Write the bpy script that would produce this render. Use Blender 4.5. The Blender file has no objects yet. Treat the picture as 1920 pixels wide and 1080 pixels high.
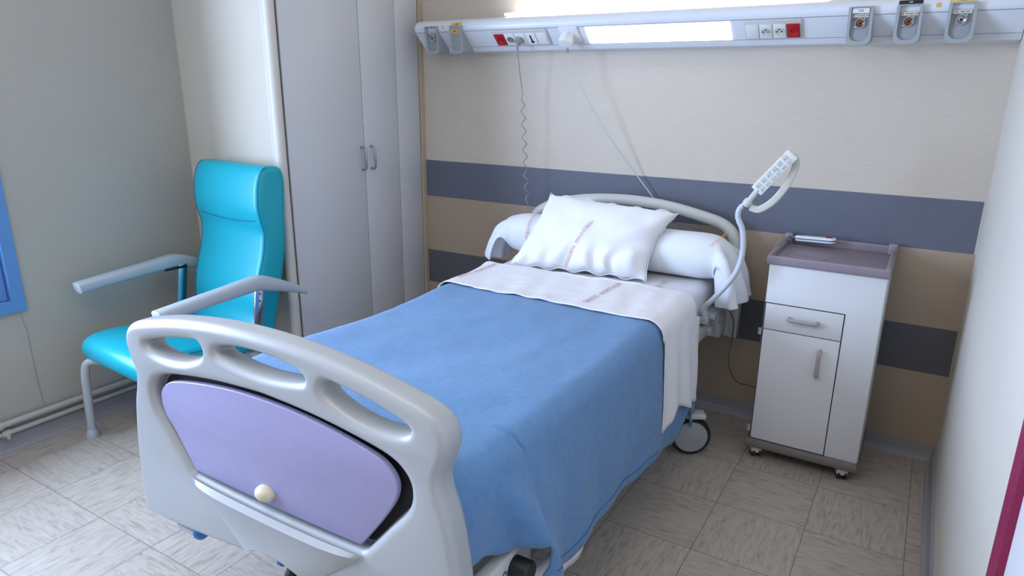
import bpy, bmesh, math, random
from math import sin, cos, pi, radians, sqrt
from mathutils import Vector, Matrix, noise
random.seed(7)
SC = bpy.context.scene
COL = SC.collection

# ------------------------------------------------------------------ materials
def lin(c):
    c = c / 255.0
    return c / 12.92 if c <= .04045 else ((c + .055) / 1.055) ** 2.4
def rgb(r, g, b):
    return (lin(r), lin(g), lin(b), 1.0)

def mat(name, col, rough=.5, var=.06, nscale=8.0, bump=0.0, bscale=200.0, metal=0.0, spec=.5, sheen=0.0, emit=None, estr=0.0, coat=0.0):
    m = bpy.data.materials.new(name); m.use_nodes = True
    nt = m.node_tree; N = nt.nodes; L = nt.links
    b = N['Principled BSDF']
    tc = N.new('ShaderNodeTexCoord')
    nz = N.new('ShaderNodeTexNoise'); nz.inputs['Scale'].default_value = nscale; nz.inputs['Detail'].default_value = 4
    L.new(tc.outputs['Object'], nz.inputs['Vector'])
    mx = N.new('ShaderNodeMix'); mx.data_type = 'RGBA'
    mx.inputs[6].default_value = tuple(v * (1 - var) for v in col[:3]) + (1,)
    mx.inputs[7].default_value = tuple(min(1, v * (1 + var)) for v in col[:3]) + (1,)
    L.new(nz.outputs['Fac'], mx.inputs[0]); L.new(mx.outputs[2], b.inputs['Base Color'])
    b.inputs['Roughness'].default_value = rough; b.inputs['Metallic'].default_value = metal
    b.inputs['Specular IOR Level'].default_value = spec
    if sheen: b.inputs['Sheen Weight'].default_value = sheen
    if coat: b.inputs['Coat Weight'].default_value = coat; b.inputs['Coat Roughness'].default_value = .15
    if bump:
        n2 = N.new('ShaderNodeTexNoise'); n2.inputs['Scale'].default_value = bscale; n2.inputs['Detail'].default_value = 3
        L.new(tc.outputs['Object'], n2.inputs['Vector'])
        bp = N.new('ShaderNodeBump'); bp.inputs['Strength'].default_value = bump; bp.inputs['Distance'].default_value = .002
        L.new(n2.outputs['Fac'], bp.inputs['Height']); L.new(bp.outputs['Normal'], b.inputs['Normal'])
    if emit:
        b.inputs['Emission Color'].default_value = emit; b.inputs['Emission Strength'].default_value = estr
    return m

def nd(nt, typ, **kw):
    n = nt.nodes.new(typ)
    for k, v in kw.items(): setattr(n, k, v)
    return n
def mth(nt, op, a, b=None):
    n = nd(nt, 'ShaderNodeMath', operation=op)
    for i, v in enumerate((a, b)):
        if v is None: continue
        if isinstance(v, (int, float)): n.inputs[i].default_value = v
        else: nt.links.new(v, n.inputs[i])
    return n.outputs[0]
def mixc(nt, f, a, b):
    n = nd(nt, 'ShaderNodeMix', data_type='RGBA')
    for i, v in ((0, f), (6, a), (7, b)):
        if isinstance(v, (int, float, tuple)): n.inputs[i].default_value = v
        else: nt.links.new(v, n.inputs[i])
    return n.outputs[2]

def wall_mat(name, base, stripes=None, low=None, fibre=1.0):
    m = bpy.data.materials.new(name); m.use_nodes = True
    nt = m.node_tree; b = nt.nodes['Principled BSDF']; L = nt.links
    geo = nd(nt, 'ShaderNodeNewGeometry'); sep = nd(nt, 'ShaderNodeSeparateXYZ'); L.new(geo.outputs['Position'], sep.inputs[0])
    nz = nd(nt, 'ShaderNodeTexNoise'); nz.inputs['Scale'].default_value = 2.2; nz.inputs['Detail'].default_value = 5
    L.new(geo.outputs['Position'], nz.inputs['Vector'])
    c = mixc(nt, nz.outputs['Fac'], tuple(v * .93 for v in base[:3]) + (1,), tuple(min(1, v * 1.06) for v in base[:3]) + (1,))
    # woven, horizontally ribbed wall covering
    mp = nd(nt, 'ShaderNodeMapping'); mp.inputs['Scale'].default_value = (14, 14, 260)
    L.new(geo.outputs['Position'], mp.inputs['Vector'])
    n2 = nd(nt, 'ShaderNodeTexNoise'); n2.inputs['Scale'].default_value = 1.0; n2.inputs['Detail'].default_value = 2
    L.new(mp.outputs[0], n2.inputs['Vector'])
    c = mixc(nt, mth(nt, 'MULTIPLY', n2.outputs['Fac'], .10 * fibre), c, tuple(v * .55 for v in base[:3]) + (1,))
    z, x = sep.outputs['Z'], sep.outputs['X']
    wob = mth(nt, 'MULTIPLY', mth(nt, 'SUBTRACT', nz.outputs['Fac'], .5), .006)
    zz = mth(nt, 'ADD', z, wob)
    if low:
        c = mixc(nt, mth(nt, 'LESS_THAN', zz, low[0]), c, mixc(nt, nz.outputs['Fac'], tuple(v * .92 for v in low[1][:3]) + (1,), low[1]))
        c = mixc(nt, mth(nt, 'MULTIPLY', n2.outputs['Fac'], .14 * fibre), c, tuple(v * .5 for v in low[1][:3]) + (1,))
    if stripes:
        for z0, z1, sc, xmax in stripes:
            f = mth(nt, 'MULTIPLY', mth(nt, 'GREATER_THAN', zz, z0), mth(nt, 'LESS_THAN', zz, z1))
            f = mth(nt, 'MULTIPLY', f, mth(nt, 'LESS_THAN', x, xmax))
            c = mixc(nt, f, c, sc)
    L.new(c, b.inputs['Base Color'])
    b.inputs['Roughness'].default_value = .55; b.inputs['Specular IOR Level'].default_value = .35
    n3 = nd(nt, 'ShaderNodeTexNoise'); n3.inputs['Scale'].default_value = 180
    L.new(geo.outputs['Position'], n3.inputs['Vector'])
    h = mth(nt, 'ADD', mth(nt, 'MULTIPLY', n2.outputs['Fac'], fibre), mth(nt, 'MULTIPLY', n3.outputs['Fac'], .5))
    bp = nd(nt, 'ShaderNodeBump'); bp.inputs['Strength'].default_value = .35; bp.inputs['Distance'].default_value = .002
    L.new(h, bp.inputs['Height']); L.new(bp.outputs[0], b.inputs['Normal'])
    return m

def floor_mat():
    m = bpy.data.materials.new('vinyl_tiles'); m.use_nodes = True
    nt = m.node_tree; b = nt.nodes['Principled BSDF']; L = nt.links
    geo = nd(nt, 'ShaderNodeNewGeometry'); sep = nd(nt, 'ShaderNodeSeparateXYZ'); L.new(geo.outputs['Position'], sep.inputs[0])
    u = mth(nt, 'DIVIDE', mth(nt, 'ADD', sep.outputs['X'], .0725 + 30.05), .3005)
    v = mth(nt, 'DIVIDE', mth(nt, 'ADD', sep.outputs['Y'], .146 + 30.8), .308)
    def line(w, hw):
        fr = mth(nt, 'FRACT', w)
        d = mth(nt, 'MINIMUM', fr, mth(nt, 'SUBTRACT', 1.0, fr))
        return mth(nt, 'LESS_THAN', d, hw)
    seam = mth(nt, 'MAXIMUM', line(u, .0042), line(v, .0042))
    cid = nd(nt, 'ShaderNodeCombineXYZ'); L.new(mth(nt, 'FLOOR', u), cid.inputs[0]); L.new(mth(nt, 'FLOOR', v), cid.inputs[1])
    wn = nd(nt, 'ShaderNodeTexWhiteNoise', noise_dimensions='3D'); L.new(cid.outputs[0], wn.inputs['Vector'])
    # marbled streaks, direction alternating from tile to tile
    par = mth(nt, 'FRACT', mth(nt, 'MULTIPLY', mth(nt, 'ADD', mth(nt, 'FLOOR', u), mth(nt, 'FLOOR', v)), .5))
    par = mth(nt, 'GREATER_THAN', par, .25)
    def streak(sx, sy):
        mp = nd(nt, 'ShaderNodeMapping'); mp.inputs['Scale'].default_value = (sx, sy, 1)
        va = nd(nt, 'ShaderNodeVectorMath', operation='ADD'); L.new(geo.outputs['Position'], va.inputs[0]); L.new(wn.outputs['Color'], va.inputs[1])
        L.new(va.outputs[0], mp.inputs['Vector'])
        n = nd(nt, 'ShaderNodeTexNoise'); n.inputs['Scale'].default_value = 1; n.inputs['Detail'].default_value = 6; n.inputs['Distortion'].default_value = .6
        L.new(mp.outputs[0], n.inputs['Vector']); return n.outputs['Fac']
    s = nd(nt, 'ShaderNodeMix', data_type='FLOAT'); L.new(par, s.inputs[0]); L.new(streak(16, 90), s.inputs[2]); L.new(streak(90, 16), s.inputs[3])
    ramp = nd(nt, 'ShaderNodeValToRGB'); L.new(s.outputs[0], ramp.inputs[0])
    e = ramp.color_ramp.elements
    e[0].position = .28; e[0].color = rgb(150, 138, 124); e[1].position = .62; e[1].color = rgb(183, 172, 157)
    k = e.new(.45); k.color = rgb(173, 161, 146)
    c = mixc(nt, mth(nt, 'MULTIPLY', wn.outputs['Value'], .16), ramp.outputs[0], rgb(150, 140, 130))
    # scuffs
    sc = nd(nt, 'ShaderNodeTexNoise'); sc.inputs['Scale'].default_value = 34; sc.inputs['Detail'].default_value = 7; sc.inputs['Distortion'].default_value = 2.5
    L.new(geo.outputs['Position'], sc.inputs['Vector'])
    c = mixc(nt, mth(nt, 'MULTIPLY', mth(nt, 'GREATER_THAN', sc.outputs['Fac'], .685), .35), c, rgb(95, 86, 82))
    c = mixc(nt, mth(nt, 'MULTIPLY', seam, .75), c, rgb(82, 74, 68))
    L.new(c, b.inputs['Base Color'])
    b.inputs['Roughness'].default_value = .42; b.inputs['Specular IOR Level'].default_value = .45
    bp = nd(nt, 'ShaderNodeBump'); bp.inputs['Strength'].default_value = .12; bp.inputs['Distance'].default_value = .002
    L.new(s.outputs[0], bp.inputs['Height']); L.new(bp.outputs[0], b.inputs['Normal'])
    return m

M = {}
M['floor'] = floor_mat()
STRIPE = rgb(103, 107, 119)
M['wall_back'] = wall_mat('ribbed_beige_wall', rgb(212, 200, 184), [(.863, 1.060, STRIPE, -.006), (.367, .558, rgb(94, 94, 99), -.006)], (.863, rgb(178, 159, 138)))  # tan below upper stripe: own tone plus weaker light painted into the colour
M['wall_left'] = wall_mat('grey_beige_wall', rgb(176, 171, 160), fibre=.5)
M['wall_right'] = wall_mat('pale_wall', rgb(214, 207, 194), fibre=.4)
M['wall_niche'] = wall_mat('cream_panel', rgb(212, 203, 186), fibre=.15)
M['ceiling'] = wall_mat('ceiling_paint', rgb(225, 224, 220), fibre=.1)
M['base_grey'] = mat('grey_skirting', rgb(150, 148, 150), .45, .1, 5)
M['pipe'] = mat('painted_pipe', rgb(178, 176, 168), .4, .08, 12)
M['trim_cream'] = mat('cream_trim', rgb(212, 206, 193), .45, .04)
M['trim_dark'] = mat('dark_gap', rgb(72, 64, 56), .8)
M['door_white'] = mat('wardrobe_laminate', rgb(208, 208, 208), .42, .03, 3)
M['wood_edge'] = mat('pale_wood_edge', rgb(190, 174, 146), .5, .1, 25)
M['chrome'] = mat('chrome', rgb(215, 216, 220), .16, .02, metal=1.0)
M['steel'] = mat('brushed_steel', rgb(172, 172, 180), .3, .05, metal=1.0)
M['blue_frame'] = mat('blue_painted_frame', rgb(92, 140, 196), .4, .05)
M['magenta'] = mat('magenta_paint', rgb(128, 10, 62), .5, .06)
M['magenta2'] = mat('magenta_leaf', rgb(150, 30, 84), .5, .06)
M['plastic_grey'] = mat('bed_plastic', rgb(164, 167, 168), .34, .03, 4, spec=.5)
M['plastic_blue'] = mat('blue_bumper', rgb(40, 120, 190), .3)
M['lavender'] = mat('lavender_laminate', rgb(150, 146, 182), .4, .05, 60)
M['knob'] = mat('cream_knob', rgb(205, 196, 170), .35)
M['black'] = mat('black_rubber', rgb(28, 28, 32), .5)
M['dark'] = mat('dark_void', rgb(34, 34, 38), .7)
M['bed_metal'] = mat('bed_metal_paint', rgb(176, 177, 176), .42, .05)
M['bed_metal_dark'] = mat('bed_metal_dark_paint', rgb(118, 118, 120), .5, .06)  # darker grey for headboard panel, under-frame and small parts
M['tube'] = mat('headboard_tube', rgb(198, 199, 192), .35, .03)
M['turq'] = mat('turquoise_vinyl', rgb(0, 160, 174), .36, .05, 4, bump=.1, bscale=500, spec=.5)
M['turq_seam'] = mat('turquoise_seam', rgb(0, 112, 135), .5)
M['arm'] = mat('armrest_foam', rgb(172, 178, 182), .45, .05, 9, bump=.15, bscale=260)
M['leg'] = mat('chair_leg_paint', rgb(172, 178, 180), .35)
def cloth(name, col, var=.03, nscale=12, fuzz=.25, bscale=420, sheen=.0, rough=.85):
    return mat(name, col, rough, var, nscale, bump=fuzz, bscale=bscale, spec=.2, sheen=sheen)
M['blanket'] = cloth('blue_fleece', rgb(92, 136, 180), .16, 55, .9, 330, .25, .95)
M['blanket_hem'] = cloth('blue_hem', rgb(70, 108, 150), .1, 40, .6, 330, .1, .95)
M['sheet'] = cloth('white_cotton_sheet', rgb(232, 231, 234), .02)
M['mattress'] = cloth('white_fitted_sheet', rgb(222, 222, 226), .03)
M['pillow'] = cloth('white_pillowcase', rgb(238, 238, 240), .02)
M['bolster'] = cloth('white_bolster_case', rgb(228, 231, 234), .02)
M['red_thread'] = mat('red_thread', rgb(214, 132, 120), .8)
M['rose_thread'] = mat('rose_thread', rgb(196, 150, 152), .8)
M['orange_thread'] = mat('orange_thread', rgb(226, 140, 92), .8)
M['grey_print'] = mat('grey_print', rgb(150, 150, 152), .8)
M['cab'] = mat('cabinet_laminate', rgb(216, 216, 216), .4, .02)
M['cab_top'] = mat('mauve_tray', rgb(142, 130, 138), .35, .04)
M['cab_base'] = mat('taupe_plinth', rgb(120, 112, 108), .5)
M['cab_handle'] = mat('mauve_handle', rgb(170, 156, 152), .35)
M['line'] = mat('dark_joint', rgb(38, 38, 44), .8)
M['white_plastic'] = mat('white_plastic', rgb(232, 232, 230), .3, .02)
M['offwhite'] = mat('offwhite_plastic', rgb(206, 206, 200), .35, .03)
M['trunk'] = mat('trunking_metal', rgb(222, 224, 228), .33, .02)
M['trunk_strip'] = mat('trunking_strip', rgb(212, 215, 221), .36, .02)
M['diffuser'] = mat('lamp_diffuser', rgb(250, 250, 250), .4, 0, emit=(1, .985, .96, 1), estr=3.2)
M['lamp_top'] = mat('uplight_diffuser', rgb(250, 250, 250), .4, 0, emit=(1, .97, .90, 1), estr=4.0)
M['outlet'] = mat('outlet_housing', rgb(164, 168, 168), .38, .03)
M['outlet_in'] = mat('outlet_recess', rgb(150, 155, 159), .4, .03)
M['red'] = mat('red_socket', rgb(178, 16, 34), .4)
M['yellow'] = mat('yellow_label', rgb(224, 196, 118), .5)
M['ochre'] = mat('ochre_label', rgb(222, 172, 92), .5)
M['cream_label'] = mat('cream_label', rgb(214, 206, 186), .5)
M['sock_grey'] = mat('socket_grey', rgb(150, 148, 144), .4)
M['cable_grey'] = mat('cable_grey', rgb(150, 149, 142), .45)
M['cable_white'] = mat('cable_white', rgb(196, 196, 188), .45)
M['cable_dark'] = mat('cable_dark', rgb(92, 90, 88), .5)
M['goose'] = mat('gooseneck', rgb(196, 203, 208), .35)
M['strap'] = mat('strap', rgb(206, 206, 194), .45)
M['blue_line'] = mat('blue_line', rgb(70, 100, 140), .4)
M['copper'] = mat('brass_core', rgb(140, 92, 66), .35, metal=.7)

# ------------------------------------------------------------------ object helpers
def link(o, parent=None):
    COL.objects.link(o)
    if parent is not None: o.parent = parent
    return o
def obj(name, me, m=None, parent=None, smooth=True, angle=40):
    if m is not None:
        for mm in (m if isinstance(m, (list, tuple)) else [m]): me.materials.append(mm)
    for p in me.polygons: p.use_smooth = smooth
    if smooth and angle:
        me.set_sharp_from_angle(angle=radians(angle))
    return link(bpy.data.objects.new(name, me), parent)
def tag(o, label=None, cat=None, group=None, kind=None):
    if label: o['label'] = label
    if cat: o['category'] = cat
    if group: o['group'] = group
    if kind: o['kind'] = kind
    return o
def thing(name, label, cat, loc=(0, 0, 0), rz=0, group=None):
    o = bpy.data.objects.new(name, None); o.empty_display_size = .1
    COL.objects.link(o); o.location = loc; o.rotation_euler = (0, 0, rz)
    return tag(o, label, cat, group)

class MB:
    """collects verts / faces / material ids and writes one mesh"""
    def __init__(s): s.v = []; s.f = []; s.m = []
    def add(s, vs, fs, mi=0, mx=None):
        k = len(s.v)
        s.v += [tuple(mx @ Vector(p)) if mx is not None else tuple(p) for p in vs]
        s.f += [tuple(i + k for i in f) for f in fs]; s.m += [mi] * len(fs); return s
    def mesh(s, name='m'):
        me = bpy.data.meshes.new(name); me.from_pydata(s.v, [], s.f)
        for p, i in zip(me.polygons, s.m): p.material_index = i
        me.update(); return me
    def addmesh(s, me, mi=0, mx=None):
        return s.add([v.co[:] for v in me.vertices], [tuple(p.vertices) for p in me.polygons], mi, mx)
    # shapes
    def box(s, c, d, bev=0.0, mi=0, seg=2, rot=None):
        bm = bmesh.new(); bmesh.ops.create_cube(bm, size=1)
        for v in bm.verts: v.co = Vector((v.co.x * d[0], v.co.y * d[1], v.co.z * d[2]))
        if bev: bmesh.ops.bevel(bm, geom=list(bm.edges), offset=min(bev, min(d) * .49), segments=seg, profile=.5, affect='EDGES')
        R = rot.to_4x4() if rot is not None else Matrix.Identity(4)
        mx = Matrix.Translation(c) @ R
        bm.verts.index_update()
        s.add([v.co[:] for v in bm.verts], [tuple(v.index for v in f.verts) for f in bm.faces], mi, mx); bm.free(); return s
    def sweep(s, pts, r, n=12, mi=0, caps=True, closed=False, up=None):
        """tube along pts; r: radius, list of radii, or list of (half-width, half-height) with up"""
        P = [Vector(p) for p in pts]; k = len(P)
        R = r if isinstance(r, list) else [r] * k
        T = []
        for i in range(k):
            a = P[(i - 1) % k] if closed or i > 0 else P[i]; b = P[(i + 1) % k] if closed or i < k - 1 else P[i]
            T.append((b - a).normalized())
        ref = Vector(up) if up else (Vector((0, 0, 1)) if abs(T[0].z) < .9 else Vector((1, 0, 0)))
        nrm = (ref - T[0] * ref.dot(T[0])).normalized()
        vs = []; fs = []
        for i in range(k):
            if up: nrm = (Vector(up) - T[i] * Vector(up).dot(T[i])).normalized()
            else: nrm = (nrm - T[i] * nrm.dot(T[i])).normalized()
            bi = T[i].cross(nrm)
            rw, rh = R[i] if isinstance(R[i], tuple) else (R[i], R[i])
            for j in range(n):
                a = 2 * pi * j / n
                ca, sa = cos(a), sin(a)
                if isinstance(R[i], tuple):
                    ca = math.copysign(abs(ca) ** .7, ca); sa = math.copysign(abs(sa) ** .7, sa)
                vs.append(P[i] + bi * ca * rw + nrm * sa * rh)
        for i in range(k if closed else k - 1):
            for j in range(n):
                a, b = i * n, ((i + 1) % k) * n
                fs.append((a + j, a + (j + 1) % n, b + (j + 1) % n, b + j))
        if caps and not closed:
            fs.append(tuple(reversed(range(n)))); fs.append(tuple(range((k - 1) * n, k * n)))
        return s.add(vs, fs, mi)
    def lathe(s, prof, n=24, mi=0, mx=None):
        vs = []; fs = []; k = len(prof)
        for i in range(n):
            a = 2 * pi * i / n
            for r, z in prof: vs.append((r * cos(a), r * sin(a), z))
        for i in range(n):
            for j in range(k - 1):
                a, b = i * k, ((i + 1) % n) * k
                fs.append((a + j, b + j, b + j + 1, a + j + 1))
        fs.append(tuple(reversed([i * k for i in range(n)]))); fs.append(tuple(i * k + k - 1 for i in range(n)))
        return s.add(vs, fs, mi, mx)
    def grid(s, fn, nu, nv, mi=0, wrap=False):
        vs = [fn(i / nu, j / nv) for i in range(nu + 1) for j in range(nv + 1)]
        fs = [(i * (nv + 1) + j, (i + 1) * (nv + 1) + j, (i + 1) * (nv + 1) + j + 1, i * (nv + 1) + j + 1) for i in range(nu) for j in range(nv)]
        return s.add(vs, fs, mi)

def spline(pts, n=8, closed=False):
    """Catmull-Rom through pts"""
    P = [Vector(p) for p in pts]; k = len(P); out = []
    for i in range(k if closed else k - 1):
        p0 = P[(i - 1) % k] if closed or i > 0 else P[i] * 2 - P[i + 1]
        p1 = P[i]; p2 = P[(i + 1) % k]
        p3 = P[(i + 2) % k] if closed or i < k - 2 else p2 * 2 - p1
        for j in range(n):
            t = j / n
            out.append(.5 * ((2 * p1) + (p2 - p0) * t + (2 * p0 - 5 * p1 + 4 * p2 - p3) * t * t + (3 * p1 - p0 - 3 * p2 + p3) * t ** 3))
    if not closed: out.append(P[-1])
    return out
def interp(tab, x):
    if x <= tab[0][0]: return tab[0][1]
    for (a, b), (c, d) in zip(tab, tab[1:]):
        if x <= c:
            t = (x - a) / (c - a); t = t * t * (3 - 2 * t); return b + (d - b) * t
    return tab[-1][1]
def lerp(a, b, t): return a + (b - a) * t
def sstep(a, b, x):
    t = max(0, min(1, (x - a) / (b - a))); return t * t * (3 - 2 * t)

def curve_mesh(loops, ext, bev, res=5):
    """filled 2-D outline (first loop) with holes, thickened and rounded; lies in XY, thickness along Z"""
    cu = bpy.data.curves.new('c', 'CURVE'); cu.dimensions = '2D'; cu.fill_mode = 'BOTH'
    cu.extrude = ext; cu.bevel_depth = bev; cu.bevel_resolution = res; cu.offset = -bev
    for L in loops:
        sp = cu.splines.new('POLY'); sp.points.add(len(L) - 1); sp.use_cyclic_u = True
        for p, q in zip(sp.points, L): p.co = (q[0], q[1], 0, 1)
    o = bpy.data.objects.new('c', cu); COL.objects.link(o)
    dg = bpy.context.evaluated_depsgraph_get(); dg.update()
    me = bpy.data.meshes.new_from_object(o.evaluated_get(dg))
    bpy.data.objects.remove(o); bpy.data.curves.remove(cu)
    me.materials.clear()
    bm = bmesh.new(); bm.from_mesh(me); bmesh.ops.remove_doubles(bm, verts=bm.verts, dist=1e-5)
    bmesh.ops.recalc_face_normals(bm, faces=bm.faces); bm.to_mesh(me); bm.free()
    return me
def text_mesh(txt, size, ext=0.0):
    cu = bpy.data.curves.new('t', 'FONT'); cu.body = txt; cu.size = size; cu.align_x = 'CENTER'; cu.align_y = 'CENTER'; cu.extrude = ext
    cu.resolution_u = 3
    o = bpy.data.objects.new('t', cu); COL.objects.link(o)
    dg = bpy.context.evaluated_depsgraph_get(); dg.update()
    me = bpy.data.meshes.new_from_object(o.evaluated_get(dg))
    bpy.data.objects.remove(o); bpy.data.curves.remove(cu); me.materials.clear()
    return me
def text_on(txt, size, fn, subdiv=True):
    """lettering laid on a surface: fn(a, b) -> point, a along the line of writing, b across it"""
    me = text_mesh(txt, size)
    if subdiv:
        bm = bmesh.new(); bm.from_mesh(me)
        bmesh.ops.triangulate(bm, faces=bm.faces); bm.to_mesh(me); bm.free()
    for v in me.vertices: v.co = fn(v.co.x, v.co.y)
    return me
FX = Matrix(((1, 0, 0, 0), (0, 0, 1, 0), (0, 1, 0, 0), (0, 0, 0, 1)))   # XY outline -> XZ, thickness along Y
def solid(o, t, off=-1, sub=0):
    m = o.modifiers.new('Solidify', 'SOLIDIFY'); m.thickness = t; m.offset = off
    if sub: s = o.modifiers.new('Subdivision', 'SUBSURF'); s.levels = sub; s.render_levels = sub
    return o
def struct(name, me, m, parent=None, smooth=False):
    o = obj(name, me, m, parent, smooth)
    if parent is None: o['kind'] = 'structure'
    return o
def bx(c, d, bev=0.0): return MB().box(c, d, bev).mesh()
def b2(x0, x1, y0, y1, z0, z1, bev=0.0): return bx(((x0 + x1) / 2, (y0 + y1) / 2, (z0 + z1) / 2), (x1 - x0, y1 - y0, z1 - z0), bev)
# ------------------------------------------------------------------ the room
XL, YN, YF, H = -3.245, -.965, -4.6, 2.55
WX = -2.58                                               # plane of the wardrobe doors
struct('floor', b2(XL - .2, .2, YF - .2, .2, -.1, 0), M['floor'])
struct('ceiling', b2(XL - .2, .2, YF - .2, .2, H, H + .1), M['ceiling'])
struct('wall_back', b2(XL - .2, .2, 0, .12, 0, H), M['wall_back'])
struct('wall_right', b2(0, .12, YF - .1, 0, 0, H), M['wall_right'])
struct('wall_front', b2(XL - .2, .2, YF - .12, YF, 0, H), M['wall_left'])
# left wall with its window opening
wy0, wy1, wz0, wz1 = -3.75, -1.78, .567, 2.25
wl = MB()
for (y0, y1, z0, z1) in ((YF, wy0 + .03, 0, H), (wy1 - .03, 0, 0, H), (wy0 + .03, wy1 - .03, 0, wz0 + .03), (wy0 + .03, wy1 - .03, wz1 - .03, H)):
    wl.box((XL - .06, (y0 + y1) / 2, (z0 + z1) / 2), (.12, y1 - y0, z1 - z0))
struct('wall_left', wl.mesh(), M['wall_left'])
cr = MB()                                                # hairline crack under the window corner
ck = [(XL + .0015, -1.80, .56), (XL + .0015, -1.795, .50), (XL + .0015, -1.79, .485), (XL + .0015, -1.79, .30), (XL + .0015, -1.785, .14)]
cr.sweep(ck, .0011, 5)
struct('wall_crack', cr.mesh(), M['base_grey'], bpy.data.objects['wall_left'])
struct('wall_niche', b2(XL, WX - .065, YN, YN + .03, 0, H), M['wall_niche'])
# window frame, sash and pane
def frame_ring(y0, y1, z0, z1, w, x0, x1, bev=.004):
    mb = MB(); xc, d = (x0 + x1) / 2, x1 - x0
    # mitred corners
    for (a, b, c, e) in (((y0, z0), (y1, z0), (y1 - w, z0 + w), (y0 + w, z0 + w)), ((y1, z0), (y1, z1), (y1 - w, z1 - w), (y1 - w, z0 + w)),
                         ((y1, z1), (y0, z1), (y0 + w, z1 - w), (y1 - w, z1 - w)), ((y0, z1), (y0, z0), (y0 + w, z0 + w), (y0 + w, z1 - w))):
        q = [a, b, c, e]
        vs = [(x0, p[0], p[1]) for p in q] + [(x1, p[0], p[1]) for p in q]
        mb.add(vs, [(0, 1, 2, 3), (7, 6, 5, 4), (0, 4, 5, 1), (1, 5, 6, 2), (2, 6, 7, 3), (3, 7, 4, 0)])
    me = mb.mesh(); bm = bmesh.new(); bm.from_mesh(me); bmesh.ops.recalc_face_normals(bm, faces=bm.faces); bm.to_mesh(me); bm.free(); return me
wn = struct('window_1', frame_ring(wy0, wy1, wz0, wz1, .046, XL - .05, XL + .016), M['blue_frame'])
struct('window_sash', frame_ring(wy0 + .05, wy1 - .05, wz0 + .05, wz1 - .05, .06, XL - .05, XL - .012), M['blue_frame'], wn)
struct('window_mullion', b2(XL - .05, XL - .012, -2.80, -2.72, wz0 + .05, wz1 - .05), M['blue_frame'], wn)
gm = bpy.data.materials.new('window_glass'); gm.use_nodes = True
nt = gm.node_tree; nt.nodes.remove(nt.nodes['Principled BSDF'])
tr = nt.nodes.new('ShaderNodeBsdfTransparent'); gl = nt.nodes.new('ShaderNodeBsdfGlossy'); gl.inputs['Roughness'].default_value = .02
ms = nt.nodes.new('ShaderNodeMixShader'); ms.inputs[0].default_value = .06
nt.links.new(tr.outputs[0], ms.inputs[1]); nt.links.new(gl.outputs[0], ms.inputs[2]); nt.links.new(ms.outputs[0], nt.nodes['Material Output'].inputs[0])
struct('window_pane', b2(XL - .036, XL - .032, wy0 + .13, wy1 - .13, wz0 + .13, wz1 - .13), gm, wn)

# skirtings
def skirt(name, pts_fn, a, b):
    # profile: cove foot + upright
    prof = [(.0, .068), (.010, .066), (.012, .03), (.016, .014), (.026, .006), (.028, 0), (0, 0)]
    n = len(prof); vs = [pts_fn(a, p) for p in prof] + [pts_fn(b, p) for p in prof]
    fs = [(i, (i + 1) % n, n + (i + 1) % n, n + i) for i in range(n)] + [tuple(range(n)), tuple(range(2 * n - 1, n - 1, -1))]
    me = MB().add(vs, fs).mesh(); bm = bmesh.new(); bm.from_mesh(me); bmesh.ops.recalc_face_normals(bm, faces=bm.faces); bm.to_mesh(me); bm.free()
    return struct(name, me, M['base_grey'])
skirt('baseboard_back', lambda t, p: (t, -p[0], p[1]), WX, 0)
skirt('baseboard_right', lambda t, p: (-p[0], t, p[1]), -1.86, 0)
skirt('baseboard_left', lambda t, p: (XL + p[0], t, p[1]), YF, YN)
skirt('baseboard_niche', lambda t, p: (t, YN - p[0], p[1]), XL, WX - .09)

# trims between the cream end panel and the wardrobe doors
tr1 = struct('trim_1', b2(WX - .065, WX - .04, YN - .012, YN + .03, 0, H, .002), M['trim_cream'])
tr2 = MB(); tr2.sweep([(WX - .014, YN - .010, 0), (WX - .014, YN - .010, H)], .025, 16)
struct('trim_2', tr2.mesh(), M['trim_cream'], smooth=True)
struct('trim_3', b2(WX - .072, WX - .065, YN - .004, YN + .01, 0, H), M['trim_dark'])
struct('trim_4', b2(WX - .04, WX - .006, -.962, -.944, 0, H), M['trim_dark'])
struct('trim_5', b2(WX - .02, WX + .008, -.030, 0, 0, H, .002), M['wood_edge'])

# magenta door frame on the right wall at the picture's edge
dr = struct('door_1', frame_ring(-2.86, -1.855, 0.0, 2.1, .07, -.022, .0), M['magenta'])
struct('door_leaf', b2(-.012, -.001, -2.79, -1.925, .03, 2.03), M['door_white'], dr)  # unseen leaf, kept pale so it bounces no magenta light

# heating pipes along the left wall
def pipe(name, z, r, label, x):
    mb = MB(); mb.sweep([(x, YF + .05, z), (x, YN - .02, z)], r, 14)
    o = obj(name, mb.mesh(), M['pipe']); tag(o, label, 'pipe'); return o
p1 = pipe('heating_pipe', .125, .013, 'upper of two painted heating pipes along left wall above skirting', XL + .022)
p2 = pipe('heating_pipe', .085, .011, 'lower of two painted heating pipes resting just over left skirting', XL + .020)
vb = MB(); vb.sweep([(XL + .022, -1.985, .125), (XL + .022, -1.955, .125)], .019, 14); vb.sweep([(XL + .022, -2.06, .125), (XL + .022, -2.0, .125)], .016, 8)
obj('pipe_union', vb.mesh(), M['pipe'], p1)
vb = MB(); vb.sweep([(XL + .020, -1.96, .085), (XL + .020, -1.93, .085)], .016, 14)
vb.box((XL + .03, -1.945, .075), (.03, .012, .02), .003)
obj('pipe_clip', vb.mesh(), M['pipe'], p2)
vb = MB(); vb.box((XL + .016, -1.985, .104), (.03, .02, .03), .003)
obj('pipe_bracket', vb.mesh(), M['black'], p1)

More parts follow.
